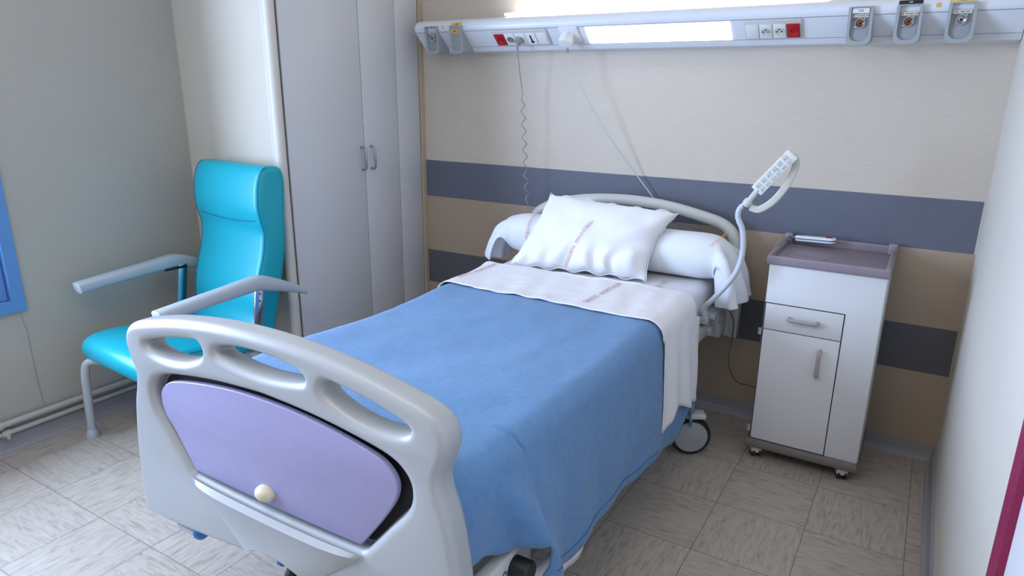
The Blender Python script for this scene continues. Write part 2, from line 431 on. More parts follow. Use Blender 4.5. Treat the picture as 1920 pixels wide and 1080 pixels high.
# ------------------------------------------------------------------ wardrobe
w = thing('built_in_wardrobe', 'tall pale grey built-in wardrobe with folding doors beside the bed', 'wardrobe', (WX - .3, -.48, 0))
def wpart(name, me, m, parent=None, smooth=True):
    o = obj(name, me, m, parent or w, smooth)
    if parent is None: o.matrix_parent_inverse = Matrix.Translation(w.location).inverted()
    return o
wpart('carcass', b2(XL + .005, WX - .03, YN + .035, -.004, 0, H - .005), M['door_white'])
wpart('seam_shadow', b2(WX - .026, WX - .022, -.944, -.036, .06, H - .012), M['trim_dark'])  # dark sheet standing in for the shade inside the door seams
d1 = wpart('door', b2(WX - .02, WX, -.942, -.474, .06, H - .01, .002), M['door_white'])
d2 = wpart('door', b2(WX - .02, WX, -.470, -.217, .06, H - .01, .002), M['door_white'])
wpart('filler_panel', b2(WX - .02, WX, -.213, -.036, .06, H - .01, .002), M['door_white'])
wpart('plinth', b2(WX - .045, WX - .03, -.942, -.036, 0, .058), M['base_grey'])
for d, y in ((d1, -.496), (d2, -.432)):
    mb = MB(); pts = [(WX - .001, y, 1.052), (WX + .022, y, 1.052), (WX + .030, y, 1.060), (WX + .030, y, 1.152), (WX + .022, y, 1.160), (WX - .001, y, 1.160)]
    mb.sweep(pts, .0055, 10)
    wpart('handle', mb.mesh(), M['steel'], d)

# ------------------------------------------------------------------ bedhead trunking
PROF = [(0, 1.770), (-.06, 1.765), (-.118, 1.757), (-.142, 1.751), (-.158, 1.740), (-.166, 1.726), (-.166, 1.714), (-.160, 1.699), (-.0905, 1.634), (-.075, 1.616), (-.070, 1.612), (0, 1.606)]
TX0, TX1 = -2.49, -.002
tk = thing('bedhead_trunking', 'long white bedhead trunking with lamps running along the back wall', 'trunking', (-1.25, 0, 1.6))
def tpart(name, me, m, parent=None, smooth=True):
    o = obj(name, me, m, parent or tk, smooth, 30)
    if parent is None: o.matrix_parent_inverse = Matrix.Translation(tk.location).inverted()
    return o
def along(prof, x0, x1):
    n = len(prof); vs = [(x0, a, b) for a, b in prof] + [(x1, a, b) for a, b in prof]
    fs = [(i, i + 1, n + i + 1, n + i) for i in range(n - 1)] + [(n - 1, 0, n, 2 * n - 1), tuple(range(n - 1, -1, -1)), tuple(range(n, 2 * n))]
    me = MB().add(vs, fs).mesh(); bm = bmesh.new(); bm.from_mesh(me); bmesh.ops.recalc_face_normals(bm, faces=bm.faces); bm.to_mesh(me); bm.free(); return me
tpart('housing', along(PROF, TX0, TX1), M['trunk'])
# sloping front face helper: s 0 (top edge) .. 1 (bottom edge); out = distance in front of the face
FA, FB = Vector((0, -.160, 1.699)), Vector((0, -.0905, 1.634))
FDIR = (FB - FA); FLEN = FDIR.length; FDIR.normalize(); FN = Vector((0, FDIR.z, -FDIR.y)); FN = FN if FN.y < 0 else -FN
def face(x, s, out=0.0):
    p = FA + FDIR * (s * FLEN) + FN * out; return Vector((x, p.y, p.z))
FROT = Matrix((( 1, 0, 0), (0, -FDIR.y, FN.y), (0, -FDIR.z, FN.z)))      # local x along, y up the face, z out of it
def fmx(x, s, out=0.0): return Matrix.Translation(face(x, s, out)) @ FROT.to_4x4()
def fbox(mb, x0, x1, s0, s1, t, out=0.0, bev=.0015, mi=0):
    m = MB().box((0, 0, 0), (x1 - x0, (s1 - s0) * FLEN, t), bev).mesh()
    return mb.addmesh(m, mi, fmx((x0 + x1) / 2, (s0 + s1) / 2, out + t / 2 - .0005))
def fgrooves():
    mb = MB()
    for s in (-.02, 1.02): fbox(mb, TX0 + .002, TX1 - .002, s - .010, s + .010, .0012, 0, 0)
    return mb.mesh()
tpart('panel_joint', fgrooves(), M['sock_grey'])
mb = MB(); fbox(mb, -1.562, -.943, .02, .98, .004, 0); tpart('front_diffuser', mb.mesh(), M['diffuser'])
mb = MB(); mb.box((-1.31, -.055, 1.7725), (1.40, .085, .012), .004); tpart('uplight_diffuser', mb.mesh(), M['lamp_top'])
mb = MB(); mb.box((TX0 - .004, -.1, 1.706), (.006, .012, .012), .002); tpart('end_screw', mb.mesh(), M['sock_grey'])
# rating label at the left end
mb = MB(); fbox(mb, -2.478, -2.435, .86, 1.16, .001, 0, 0); lb = tpart('rating_label', mb.mesh(), M['white_plastic'])
tm = text_mesh('MEDEC LI', .011); mb = MB().addmesh(tm, 0, fmx(-2.456, .90, .0022)); tpart('label_text', mb.mesh(), M['line'], lb).matrix_parent_inverse = Matrix.Translation(tk.location).inverted()
# stickers and indicator dots on the rounded upper lip
def lip_patch(x0, x1, z0, z1, m, name='sticker'):
    # follows the lip profile between the two heights
    def yl(z): 
        pr = [(1.699, -.160), (1.714, -.166), (1.726, -.166), (1.740, -.158), (1.751, -.142), (1.757, -.118), (1.765, -.06)]
        for (a, b), (c, d) in zip(pr, pr[1:]):
            if z <= c: return b + (d - b) * (z - a) / (c - a)
        return pr[-1][1]
    n = 6
    vs = []; fs = []
    for i in range(n + 1):
        z = z0 + (z1 - z0) * i / n
        for x in (x0, x1): vs.append((x, yl(z) - .0012, z + .0006))
    for i in range(n): fs.append((2 * i, 2 * i + 1, 2 * i + 3, 2 * i + 2))
    return tpart(name, MB().add(vs, fs).mesh(), m), yl
for x, mm in ((-2.318, 'yellow'), (-.253, 'ochre')):
    mb = MB(); mb.lathe([(.008, 0), (.008, .002)], 16, 0, Matrix.Translation((x, -.1655, 1.722)) @ Matrix.Rotation(pi / 2, 4, 'X')); tpart('indicator_dot', mb.mesh(), M[mm])
mb = MB(); mb.lathe([(.0035, 0), (.0035, .002)], 10, 0, Matrix.Translation((-2.385, -.1655, 1.724)) @ Matrix.Rotation(pi / 2, 4, 'X')); tpart('screw', mb.mesh(), M['line'])
for (x0, x1, z0, z1, mm, tx, tmat) in ((-2.268, -2.205, 1.722, 1.742, 'yellow', 'VIDE', 'line'), (-.372, -.300, 1.727, 1.742, 'black', 'AIR', 'white_plastic'), (-.222, -.148, 1.724, 1.746, 'yellow', 'VIDE', 'line')):
    o, yl = lip_patch(x0, x1, z0, z1, M[mm], 'gas_label')
    tm = text_mesh(tx, .010 if mm != 'black' else .008)
    zc = (z0 + z1) / 2
    for v in tm.vertices: v.co = ((x0 + x1) / 2 + v.co.x, yl(zc + v.co.y) - .0022, zc + v.co.y + .0008)
    tpart('label_text', tm, M[tmat], o).matrix_parent_inverse = Matrix.Translation(tk.location).inverted()

# socket strips: things fixed on the trunking
def socket_strip(name, label, x0, x1, cells):
    t = thing(name, label, 'socket', (0, 0, 0), 0, 'socket strips on the bedhead trunking')
    c = face((x0 + x1) / 2, .5); t.location = c; inv = Matrix.Translation(c).inverted()
    mb = MB(); fbox(mb, x0, x1, .0, .93, .008, 0, .002)
    o = obj('plate', mb.mesh(), M['offwhite'], t); o.matrix_parent_inverse = inv
    n = len(cells); wd = (x1 - x0 - .008) / n
    for i, kind in enumerate(cells):
        a = x0 + .004 + i * wd + .002; b = a + wd - .004; xc = (a + b) / 2
        mb = MB(); fbox(mb, a, b, .18, .86, .004, .008, .001)
        mm = {'red': 'red', 'round': 'white_plastic', 'phone': 'white_plastic', 'blank': 'white_plastic', 'greyround': 'white_plastic'}[kind]
        cell = obj('red_socket' if kind == 'red' else 'socket' if 'round' in kind else 'phone_jack' if kind == 'phone' else 'blank_cover', mb.mesh(), M[mm], t)
        cell.matrix_parent_inverse = inv
        if 'round' in kind or kind == 'red':
            mb = MB(); r = .0185
            mb.lathe([(r, .0), (r, .0012), (r * .86, .0016), (r * .8, .0004), (.001, .0003)], 24, 0, fmx(xc, .52, .0117))
            mm2 = M['red'] if kind == 'red' else (M['sock_grey'] if kind == 'greyround' else M['offwhite'])
            k = obj('socket_well', mb.mesh(), mm2, cell)
            mb = MB()
            for dx, dy in ((-.0085, 0), (.0085, 0), (0, .009)):
                mb.lathe([(.003, 0), (.003, .001)], 10, 0, fmx(xc, .52, .0122) @ Matrix.Translation((dx, dy, 0)))
            k2 = obj('pin_hole', mb.mesh(), M['black'], cell)
            k.matrix_parent_inverse = inv; k2.matrix_parent_inverse = inv
        if kind == 'phone':
            mb = MB(); fbox(mb, xc - .0035, xc + .0035, .28, .74, .001, .012, 0); fbox(mb, xc - .006, xc + .008, .62, .74, .001, .012, 0)
            k = obj('jack_slot', mb.mesh(), M['black'], cell); k.matrix_parent_inverse = inv
    return t
socket_strip('socket_strip', 'socket strip with red socket, phone jack and a plug, left of the lamp', -2.040, -1.752, ['red', 'greyround', 'round', 'phone', 'blank'])
socket_strip('socket_strip', 'socket strip with red socket at its right end, right of the lamp', -.889, -.682, ['blank', 'round', 'round', 'red'])

# gas outlets: hooded housings screwed on the trunking
def gas_outlet(x0, x1, label, style, core, strip='OXYGENE', extra=None):
    xc = (x0 + x1) / 2; wd = x1 - x0
    base = Vector((xc, -.10, 1.66)); inv = Matrix.Translation(base).inverted()
    t = thing('gas_outlet', label, 'gas outlet', base, 0, 'medical gas outlets on the bedhead trunking')
    def pt(name, me, m, parent=None, sm=True):
        o = obj(name, me, m, parent or t, sm, 35); o.matrix_parent_inverse = inv; return o
    # shield outline in the plane of a slanted front, local u across, v down
    A = Vector((xc, -.184, 1.727)); B = Vector((xc, -.160, 1.600))
    vd = (B - A); Ln = vd.length; vd.normalize(); n = Vector((0, vd.z, -vd.y)); n = n if n.y < 0 else -n
    mx = Matrix(((1, 0, 0, A.x), (0, -vd.y, n.y, A.y), (0, -vd.z, n.z, A.z), (0, 0, 0, 1)))
    hw = wd / 2
    def shield(hw, top, bot, r):
        L = [(-hw, top), (-hw * 1.03, bot + r)]
        for i in range(1, 9):
            a = pi + (pi / 2) * i / 8
            L.append((-hw * 1.03 + r + r * cos(a), bot + r + r * sin(a)))
        for i in range(0, 9):
            a = 1.5 * pi + (pi / 2) * i / 8
            L.append((hw * 1.03 - r + r * cos(a), bot + r + r * sin(a)))
        L.append((hw, top)); return L
    out = shield(hw, 0.0, -Ln, hw * .62); inn = shield(hw * .76, -.004, -Ln + .014, hw * .6)
    n_ = len(out)
    # housing: side skirts run back to the wall side of the trunking, front has a recessed dish
    mb = MB(); vs = []
    for (u, v) in out: vs.append(tuple(mx @ Vector((u, v, 0))))
    for (u, v) in out:
        p = mx @ Vector((u, v, 0)); back = -.060 if v < -.06 else -.09
        vs.append((p.x, back, p.z + (0.004 if v < -.1 else 0)))
    for (u, v) in inn: vs.append(tuple(mx @ Vector((u, v, 0))))
    dep = .003 if style == 'closed' else .020
    for (u, v) in inn:
        q = (v + Ln) / Ln
        vs.append(tuple(mx @ Vector((u * .97, v, -dep * (.35 + .65 * min(1, q * 1.6)) if style != 'closed' else .003))))
    fs = []
    for i in range(n_ - 1):
        fs.append((i, i + 1, n_ + i + 1, n_ + i)); fs.append((i, 2 * n_ + i, 2 * n_ + i + 1, i + 1)); fs.append((2 * n_ + i, 3 * n_ + i, 3 * n_ + i + 1, 2 * n_ + i + 1))
    fs.append((0, n_, 2 * n_ - 1, n_ - 1)); fs.append((0, n_ - 1, 3 * n_ - 1, 2 * n_)); fs.append((2 * n_, 3 * n_ - 1, 4 * n_ - 1, 3 * n_))
    me = mb.add(vs, fs).mesh(); bm = bmesh.new(); bm.from_mesh(me); bmesh.ops.recalc_face_normals(bm, faces=bm.faces); bm.to_mesh(me); bm.free()
    pt('housing', me, M['outlet'])
    mb = MB(); mb.add([tuple(mx @ Vector((u * .97, v, -dep * (.35 + .65 * min(1, (v + Ln) / Ln * 1.6)) if style != 'closed' else .003))) for (u, v) in inn], [tuple(range(n_))])
    pt('flap' if style == 'closed' else 'dish', mb.mesh(), M['outlet_in'], None, False)
    def plate(u0, u1, v0, v1, m, name, z):
        o = pt(name, MB().add([tuple(mx @ Vector(q)) for q in ((u0, v0, z), (u1, v0, z), (u1, v1, z), (u0, v1, z))], [(0, 1, 2, 3)]).mesh(), m); return o
    if style == 'closed':
        l = plate(-hw * .7, hw * .7, -.018, -.036, M['ochre'], 'gas_label', .0042)
        tm = text_mesh('VIDE', .010); pt('label_text', MB().addmesh(tm, 0, mx @ Matrix.Translation((0, -.027, .005))).mesh(), M['line'], l)
    else:
        zl = -.0165
        l = plate(-hw * .70, hw * .70, -.026, -.037, M['cream_label'], 'print_strip', zl + .0075)
        tm = text_mesh('NFS  ' + strip + '  NFS', .0062 if len(strip) < 8 else .0055); pt('label_text', MB().addmesh(tm, 0, mx @ Matrix.Translation((0, -.0315, zl + .0083))).mesh(), M['line'], l)
        cu = mx @ Matrix.Translation((0, -.056, -.0185))
        mb = MB(); mb.lathe([(.0185, 0), (.0185, .010), (.0165, .013), (.0130, .013), (.0125, .006), (.0125, .004)], 28, 0, cu)
        for a in (.8, .8 + pi): mb.box((0, 0, 0), (.006, .004, .008), .001, 0, 1) if False else mb.addmesh(bx((.0195 * cos(a), .0195 * sin(a), .006), (.006, .006, .008), .001), 0, cu)
        r = pt('bayonet_ring', mb.mesh(), M['chrome'])
        mb = MB(); mb.lathe([(.0125, .003), (.0125, .0055), (.007, .009), (.0045, .009), (.004, .004)], 20, 0, cu); pt('valve_core', mb.mesh(), M[core], r)
        mb = MB(); mb.lathe([(.0038, .0045), (.0038, .0075)], 12, 0, cu); pt('valve_bore', mb.mesh(), M['black'], r)
    if extra:
        l = plate(-hw * .68, hw * .68, -.006, -.022, M['white_plastic'], 'gas_label', -.003)
        tm = text_mesh(extra, .012); pt('label_text', MB().addmesh(tm, 0, mx @ Matrix.Translation((0, -.014, -.002))).mesh(), M['blue_line'], l)
    return t
gas_outlet(-2.420, -2.345, 'grey gas outlet with chrome fitting at far left end of the trunking', 'open', 'steel')
gas_outlet(-2.268, -2.200, 'grey gas outlet with closed front and ochre label, second from left end', 'closed', 'steel')
gas_outlet(-.524, -.446, 'grey gas outlet with white label and brass core, nearest the right socket strip', 'open', 'copper', 'OXYGENE', 'O2')
gas_outlet(-.374, -.296, 'grey gas outlet directly under the black label on the trunking', 'open', 'copper', 'AIR MED')
gas_outlet(-.222, -.142, 'grey gas outlet under the yellow label at the far right', 'open', 'steel', 'VIDE')
# plugs and cords
pc = face(-1.905, .52, .012)
cc = thing('coiled_cord', 'grey plug with thin coiled cord hanging from the left socket strip', 'cord', pc); inv = Matrix.Translation(pc).inverted()
def child(par, inv, name, me, m, sm=True):
    o = obj(name, me, m, par, sm); o.matrix_parent_inverse = inv; return o
mb = MB(); mb.lathe([(.020, 0), (.020, .006), (.017, .016), (.009, .019), (.001, .019)], 24, 0, fmx(-1.905, .52, .0122))
e0 = face(-1.905, .52, .022)
mb.sweep(spline([e0, e0 + Vector((0, -.010, -.022)), e0 + Vector((0, -.008, -.046))], 5), [.0085 + -.0045 * i / 10 for i in range(11)], 12)
child(cc, inv, 'plug', mb.mesh(), M['sock_grey'])
P0 = e0 + Vector((0, -.008, -.044))
pts = [P0, P0 + Vector((.004, .012, -.08)), Vector((-1.897, -.115, 1.43))]
pts = spline(pts, 8)
top = pts[-1]; bot = Vector((-1.866, -.10, .86))
turns = 9.5; n = 230
for i in range(1, n + 1):
    t = i / n; c = top.lerp(bot, t); r = .0095 * min(1, t * 8) * min(1, (1 - t) * 6 + .15); a = 2 * pi * turns * t
    pts.append(c + Vector((r * cos(a), r * sin(a), -.0)))
pts.append(Vector((-1.866, -.10, .84))); pts.append(Vector((-1.868, -.10, .72)))
mb = MB(); mb.sweep(pts, .0024, 8); child(cc, inv, 'cord', mb.mesh(), M['cable_grey'])

pc = face(-1.645, .5, .004)
wc = thing('power_cord', 'white power plug with straight cable running down behind the headboard', 'cord', pc); inv = Matrix.Translation(pc).inverted()
mb = MB(); fbox(mb, -1.690, -1.598, -.05, .78, .010, 0, .003); child(wc, inv, 'wall_socket', mb.mesh(), M['white_plastic'])
mb = MB()
hx = [(.032 * cos(pi / 3 * k + .3), .029 * sin(pi / 3 * k + .3)) for k in range(6)]
pm = curve_mesh([hx], .020, .006); mb.addmesh(pm, 0, fmx(-1.652, .42, .030)); child(wc, inv, 'plug', mb.mesh(), M['white_plastic'])
q0 = face(-1.655, .80, .046)
mb = MB(); mb.sweep([q0, q0 + Vector((.003, .004, -.022))], [.006, .004], 10); child(wc, inv, 'strain_relief', mb.mesh(), M['sock_grey'])
pts = spline([q0 + Vector((.003, .004, -.018)), (-1.60, -.115, 1.46), (-1.46, -.075, 1.235), (-1.33, -.03, 1.06), (-1.225, -.025, .935), (-1.15, -.022, .80), (-1.12, -.022, .60)], 10)
mb = MB(); mb.sweep(pts, .0028, 8); child(wc, inv, 'cable', mb.mesh(), M['cable_white'])

# ------------------------------------------------------------------ hospital bed
BX = -1.345                                             # bed axis
bed = thing('hospital_bed', 'adjustable hospital bed with grey plastic footboard and lavender insert', 'bed', (BX, -1.1, 0)); binv = Matrix.Translation(bed.location).inverted()
def bpart(name, me, m, parent=None, sm=True, ang=40):
    o = obj(name, me, m, parent or bed, sm, ang)
    if parent is None: o.matrix_parent_inverse = binv
    return o
# footboard outline in local u (across), v (height)
FC, FY = -1.317, -2.137
def sym(R): return R + [(-u, v) for u, v in reversed(R) if u > 1e-6]
half = [(0, .963), (.14, .958), (.275, .943), (.39, .921), (.455, .903), (.485, .880), (.495, .848), (.484, .808), (.472, .775), (.478, .74), (.495, .69), (.512, .60), (.522, .50), (.530, .362)]
top = spline([(u, v, 0) for u, v in [(-u, v) for u, v in reversed(half[1:])] + half], 6)
top = [(p.x, p.y) for p in top]
botm = [(.40, .366), (.25, .379), (.11, .395)]
arch = [(.085, .404), (.068, .424), (.035, .438), (0, .442), (-.035, .438), (-.068, .424), (-.085, .404)]
US = .98
outline = top + botm + arch + [(-u, v) for u, v in reversed(botm)]
def sp2(L, n=6): return [(p.x, p.y) for p in spline([(a, b, 0) for a, b in L], n, True)]
B = .020
def grow(L, d):
    c = (sum(p[0] for p in L) / len(L), sum(p[1] for p in L) / len(L)); out = []
    n = len(L)
    for i in range(n):
        a, b = L[i - 1], L[(i + 1) % n]; t = Vector((b[0] - a[0], b[1] - a[1])).normalized(); nn = Vector((t.y, -t.x))
        if nn.dot(Vector((L[i][0] - c[0], L[i][1] - c[1]))) < 0: nn = -nn
        out.append((L[i][0] + nn.x * d, L[i][1] + nn.y * d))
    return out
hole1 = [(-.408, .862), (-.36, .879), (-.302, .892), (-.215, .905), (-.192, .897), (-.189, .880), (-.208, .864), (-.264, .845), (-.333, .838), (-.392, .845)]
hole3 = [(-u, v) for u, v in hole1]
hole2 = [(-.118, .910), (-.06, .919), (0, .921), (.06, .919), (.118, .910), (.138, .898), (.130, .887), (.07, .877), (0, .873), (-.07, .877), (-.130, .887), (-.138, .898)]
rec = [(-.407, .736), (-.392, .768), (-.352, .790), (-.26, .807), (-.15, .820), (-.03, .827), (.03, .827), (.15, .820), (.26, .807), (.352, .790), (.392, .768), (.407, .736), (.396, .690), (.345, .63), (.296, .574), (.278, .557), (.250, .551), (.09, .545), (-.09, .545), (-.250, .551), (-.278, .557), (-.296, .574), (-.345, .63), (-.396, .690)]
holes = [sp2(h) for h in (hole1, hole2, hole3, rec)]
SX = Matrix.Diagonal((US, 1, 1, 1))
fb = curve_mesh([outline] + holes, .012, B, 5)
me = MB().addmesh(fb, 0, Matrix.Translation((FC, FY, 0)) @ SX @ FX)
# back plate closing the recess
me.addmesh(curve_mesh([sp2(grow(rec, .03))], .004, .001, 1), 0, Matrix.Translation((FC, FY + .012, 0)) @ SX @ FX)
# lip and hollowed apron under the insert panel
def apron(i, j):
    u = lerp(-1, 1, i); t = j
    ut = .286 * u; vt = .548 - .006 * (1 - u * u)
    ub = .098 * u; vb_ = .402 + .040 * sqrt(max(0, 1 - u * u)) - .001
    uu = lerp(ut, ub, t); vv = lerp(vt, vb_, t)
    e = max(0, 1 - abs(u) ** 5) ** .7
    p = e * (.024 * (1 - t) ** 1.7 * (1 if t > 0 else .25) + .010 * t ** 1.5) + .0015
    return (FC + uu * US, FY - .033 - p, vv)
me.grid(apron, 40, 16)
me = me.mesh()
bm = bmesh.new(); bm.from_mesh(me); bmesh.ops.recalc_face_normals(bm, faces=bm.faces); bm.to_mesh(me); bm.free()
foot = bpart('footboard', me, M['plastic_grey'], None, True, 50); foot['label'] = 'moulded grey plastic footboard with three hand holes'
pan = [(-.376, .737), (-.349, .768), (-.305, .785), (-.20, .803), (-.1, .813), (0, .816), (.1, .813), (.20, .803), (.305, .785), (.349, .768), (.372, .737), (.366, .70), (.335, .65), (.282, .581), (.268, .566), (.25, .562), (.09, .558), (-.09, .558), (-.255, .560), (-.275, .564), (-.289, .581), (-.337, .65), (-.371, .69)]
pm = MB().addmesh(curve_mesh([sp2(pan, 5)], .004, .003, 2), 0, Matrix.Translation((FC, FY - .018, 0)) @ SX @ FX).mesh()
ins = bpart('insert_panel', pm, M['lavender'], foot); ins.matrix_parent_inverse = binv
ins['label'] = 'lavender laminate insert panel'
mb = MB(); mb.lathe([(.027, 0), (.027, .006), (.024, .014), (.016, .021), (.006, .024), (.001, .0242)], 24, 0, Matrix.Translation((FC - .014, FY - .0245, .589)) @ Matrix.Rotation(pi / 2, 4, 'X') @ Matrix.Diagonal((1, .68, 1, 1)))
o = bpart('latch_knob', mb.mesh(), M['knob'], foot); o.matrix_parent_inverse = binv
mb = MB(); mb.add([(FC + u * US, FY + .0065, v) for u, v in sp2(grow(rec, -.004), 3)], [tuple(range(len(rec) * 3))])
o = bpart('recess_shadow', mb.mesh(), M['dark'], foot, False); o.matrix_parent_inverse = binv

# headboard: bent tube with a panel under it
HY = -.085
hp = [(BX - .49, HY, .45), (BX - .492, HY, .72), (BX - .482, HY, .83), (BX - .44, HY, .878), (BX - .33, HY, .920), (BX - .17, HY, .948), (BX, HY, .957), (BX + .17, HY, .948), (BX + .33, HY, .920), (BX + .44, HY, .888), (BX + .488, HY, .83), (BX + .497, HY, .72), (BX + .49, HY, .45)]
mb = MB(); mb.sweep(spline(hp, 8), .025, 16)
head = bpart('headboard', mb.mesh(), M['tube']); head['label'] = 'arched grey tubular headboard'
pl = [(-.44, .56), (.44, .56), (.44, .80), (.33, .855), (.17, .88), (0, .888), (-.17, .88), (-.33, .855), (-.44, .80)]
pm = MB().addmesh(curve_mesh([pl], .006, .003, 2), 0, Matrix.Translation((BX, HY + .01, 0)) @ FX).mesh()
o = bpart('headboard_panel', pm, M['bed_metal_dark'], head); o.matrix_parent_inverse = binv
# side rails and cross bars
for sx in (-1, 1):
    mb = MB(); x = BX + sx * .405
    mb.box((x, -1.12, .505), (.045, 1.86, .055), .006)
    r = bpart('side_rail', mb.mesh(), M['bed_metal'])
    if sx > 0:
        mb = MB(); mb.add([(x + .0232, -1.99, .486), (x + .0232, -1.86, .486), (x + .0232, -1.86, .522), (x + .0232, -1.99, .522)], [(0, 1, 2, 3)])
        s = bpart('rating_label', mb.mesh(), M['offwhite'], r); s.matrix_parent_inverse = binv
        mb = MB()
        for k in range(4):
            y0 = -1.98; y1 = y0 + (.085, .1, .06, .09)[k]; z = .490 + k * .0078
            mb.add([(x + .024, y0, z), (x + .024, y1, z), (x + .024, y1, z + .004), (x + .024, y0, z + .004)], [(0, 1, 2, 3)])
        s = bpart('label_lines', mb.mesh(), M['sock_grey'], r); s.matrix_parent_inverse = binv
mb = MB()
for y in (-.22, -.7, -1.2, -1.7, -2.02): mb.box((BX, y, .500), (.90, .05, .03), .005)
mb.box((BX, -1.12, .525), (.86, 1.8, .012), .003)
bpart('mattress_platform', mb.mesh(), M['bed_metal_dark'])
mb = MB(); mb.box((BX + .462, -.50, .512), (.038, .34, .048), .004); mb.box((BX + .45, -.36, .505), (.09, .04, .03), .003)
bpart('backrest_rail', mb.mesh(), M['bed_metal'])
# head-end brackets, terminal box
mb = MB(); mb.box((BX + .475, -.30, .565), (.055, .13, .018), .003); mb.box((BX + .475, -.262, .535), (.05, .05, .06), .003); mb.box((BX + .43, -.20, .49), (.14, .09, .10), .004)
bpart('corner_bracket', mb.mesh(), M['bed_metal'])
mb = MB(); mb.box((BX + .43, -.11, .50), (.16, .05, .16), .004); mb.box((BX + .515, -.105, .52), (.06, .05, .22), .006)
bpart('wall_bumper_post', mb.mesh(), M['bed_metal'])
mb = MB(); mb.box((BX + .40, -.40, .42), (.05, .05, .12), .004); mb.lathe([(.02, 0), (.022, .012), (.016, .02)], 16, 0, Matrix.Translation((BX + .40, -.40, .34)))
bpart('corner_buffer', mb.mesh(), M['bed_metal_dark'])
# wiring under the head corner
mb = MB(); random.seed(3)
for k in range(6):
    c = Vector((BX + .462 + random.uniform(-.02, .02), -.375 + random.uniform(-.02, .03), .535))
    L = [c + Vector((.018 * cos(a + k) + random.uniform(-.004, .004), .022 * sin(a + k), -.016 * (a / 2) + .01 * sin(3 * a + k))) for a in [i * .55 for i in range(9)]]
    mb.sweep(spline(L, 5), .0042, 8)
bpart('wiring_loom', mb.mesh(), M['cable_grey'])
# under-frame, lifting arms and castors
mb = MB()
for sx in (-1, 1): mb.box((BX + sx * .33, -1.17, .19), (.05, 1.44, .05), .006)
for y in (-.50, -1.85): mb.box((BX, y, .215), (.86, .06, .05), .006)
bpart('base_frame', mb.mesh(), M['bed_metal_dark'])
mb = MB()
for sx in (-1, 1):
    mb.sweep([(BX + sx * .30, -.75, .20), (BX + sx * .30, -1.25, .49)], .022, 10); mb.sweep([(BX + sx * .30, -1.6, .20), (BX + sx * .30, -1.9, .49)], .022, 10)
mb.sweep([(BX, -.9, .25), (BX, -1.5, .45)], .03, 12)
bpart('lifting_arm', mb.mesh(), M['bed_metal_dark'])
def castor(x, y, ang, both=True):
    R = Matrix.Translation((x, y, 0)) @ Matrix.Rotation(ang, 4, 'Z')
    W = R @ Matrix.Translation((0, 0, .082)) @ Matrix.Rotation(pi / 2, 4, 'Y')
    mb = MB(); mb.lathe([(.064, -.015), (.077, -.015), (.082, -.009), (.082, .009), (.077, .015), (.064, .015)], 36, 0, W)
    t = bpart('castor', mb.mesh(), M['black'])
    mb = MB(); mb.lathe([(.0665, -.016), (.0665, -.018), (.02, -.024), (.001, -.024)], 28, 0, W); mb.lathe([(.001, .024), (.02, .024), (.0665, .018), (.0665, .016)], 28, 0, W)
    h = bpart('wheel_cover', mb.mesh(), M['outlet'], t); h.matrix_parent_inverse = binv
    mb = MB(); mb.addmesh(bx((0, .012, .176), (.056, .08, .022), .006), 0, R); [mb.addmesh(bx((sx * .030, .005, .125), (.006, .045, .10), .002), 0, R) for sx in ((-1, 1) if both else (-1,))]
    h = bpart('fork', mb.mesh(), M['offwhite'], t); h.matrix_parent_inverse = binv
    return t
castor(-.868, -.47, -1.05, False); castor(BX - .44, -.50, .4); castor(-1.565, -1.895, .2); castor(-.93, -1.84, -.3)
# blue brake pads / corner bumper below the footboard
mb = MB(); mb.sweep([(-1.845, -2.06, .262), (-1.765, -2.06, .262)], .022, 16)
t = bpart('bumper_bar', mb.mesh(), M['steel'])
mb = MB(); mb.lathe([(.024, 0), (.022, .012), (.014, .02), (.001, .023)], 18, 0, Matrix.Translation((-1.766, -2.063, .262)) @ Matrix.Rotation(pi / 2, 4, 'Y'))
h = bpart('bumper_cap', mb.mesh(), M['plastic_blue'], t); h.matrix_parent_inverse = binv
mb = MB(); mb.box((-1.80, -2.03, .34), (.04, .03, .16), .004)
bpart('bumper_stay', mb.mesh(), M['bed_metal_dark'])
mb = MB(); mb.sweep([(-1.67, -1.96, .19), (-1.55, -1.96, .19)], .014, 12); mb.sweep([(-1.61, -1.97, .19), (-1.61, -1.90, .19)], .012, 10)
t = bpart('brake_bar', mb.mesh(), M['steel'])
mb = MB(); mb.lathe([(.019, 0), (.018, .01), (.011, .016), (.001, .018)], 18, 0, Matrix.Translation((-1.56, -1.965, .19)) @ Matrix.Rotation(pi / 2, 4, 'Y'))
h = bpart('brake_pad', mb.mesh(), M['plastic_blue'], t); h.matrix_parent_inverse = binv
# actuator box with print and black knob, at the foot
mb = MB(); mb.box((BX + .455, -1.90, .375), (.03, .24, .11), .004)
t = bpart('control_plate', mb.mesh(), M['offwhite'])
tm = text_mesh('1  0', .05); MXX = Matrix(((0, 0, 1, BX + .4715), (1, 0, 0, -1.93), (0, 1, 0, .38), (0, 0, 0, 1)))
o = bpart('plate_print', MB().addmesh(tm, 0, MXX).mesh(), M['blue_line'], t); o.matrix_parent_inverse = binv
mb = MB(); mb.lathe([(.028, 0), (.028, .04), (.024, .046), (.001, .046)], 24, 0, Matrix.Translation((BX + .470, -1.862, .385)) @ Matrix.Rotation(pi / 2, 4, 'Y'))
o = bpart('black_knob', mb.mesh(), M['black'], t); o.matrix_parent_inverse = binv

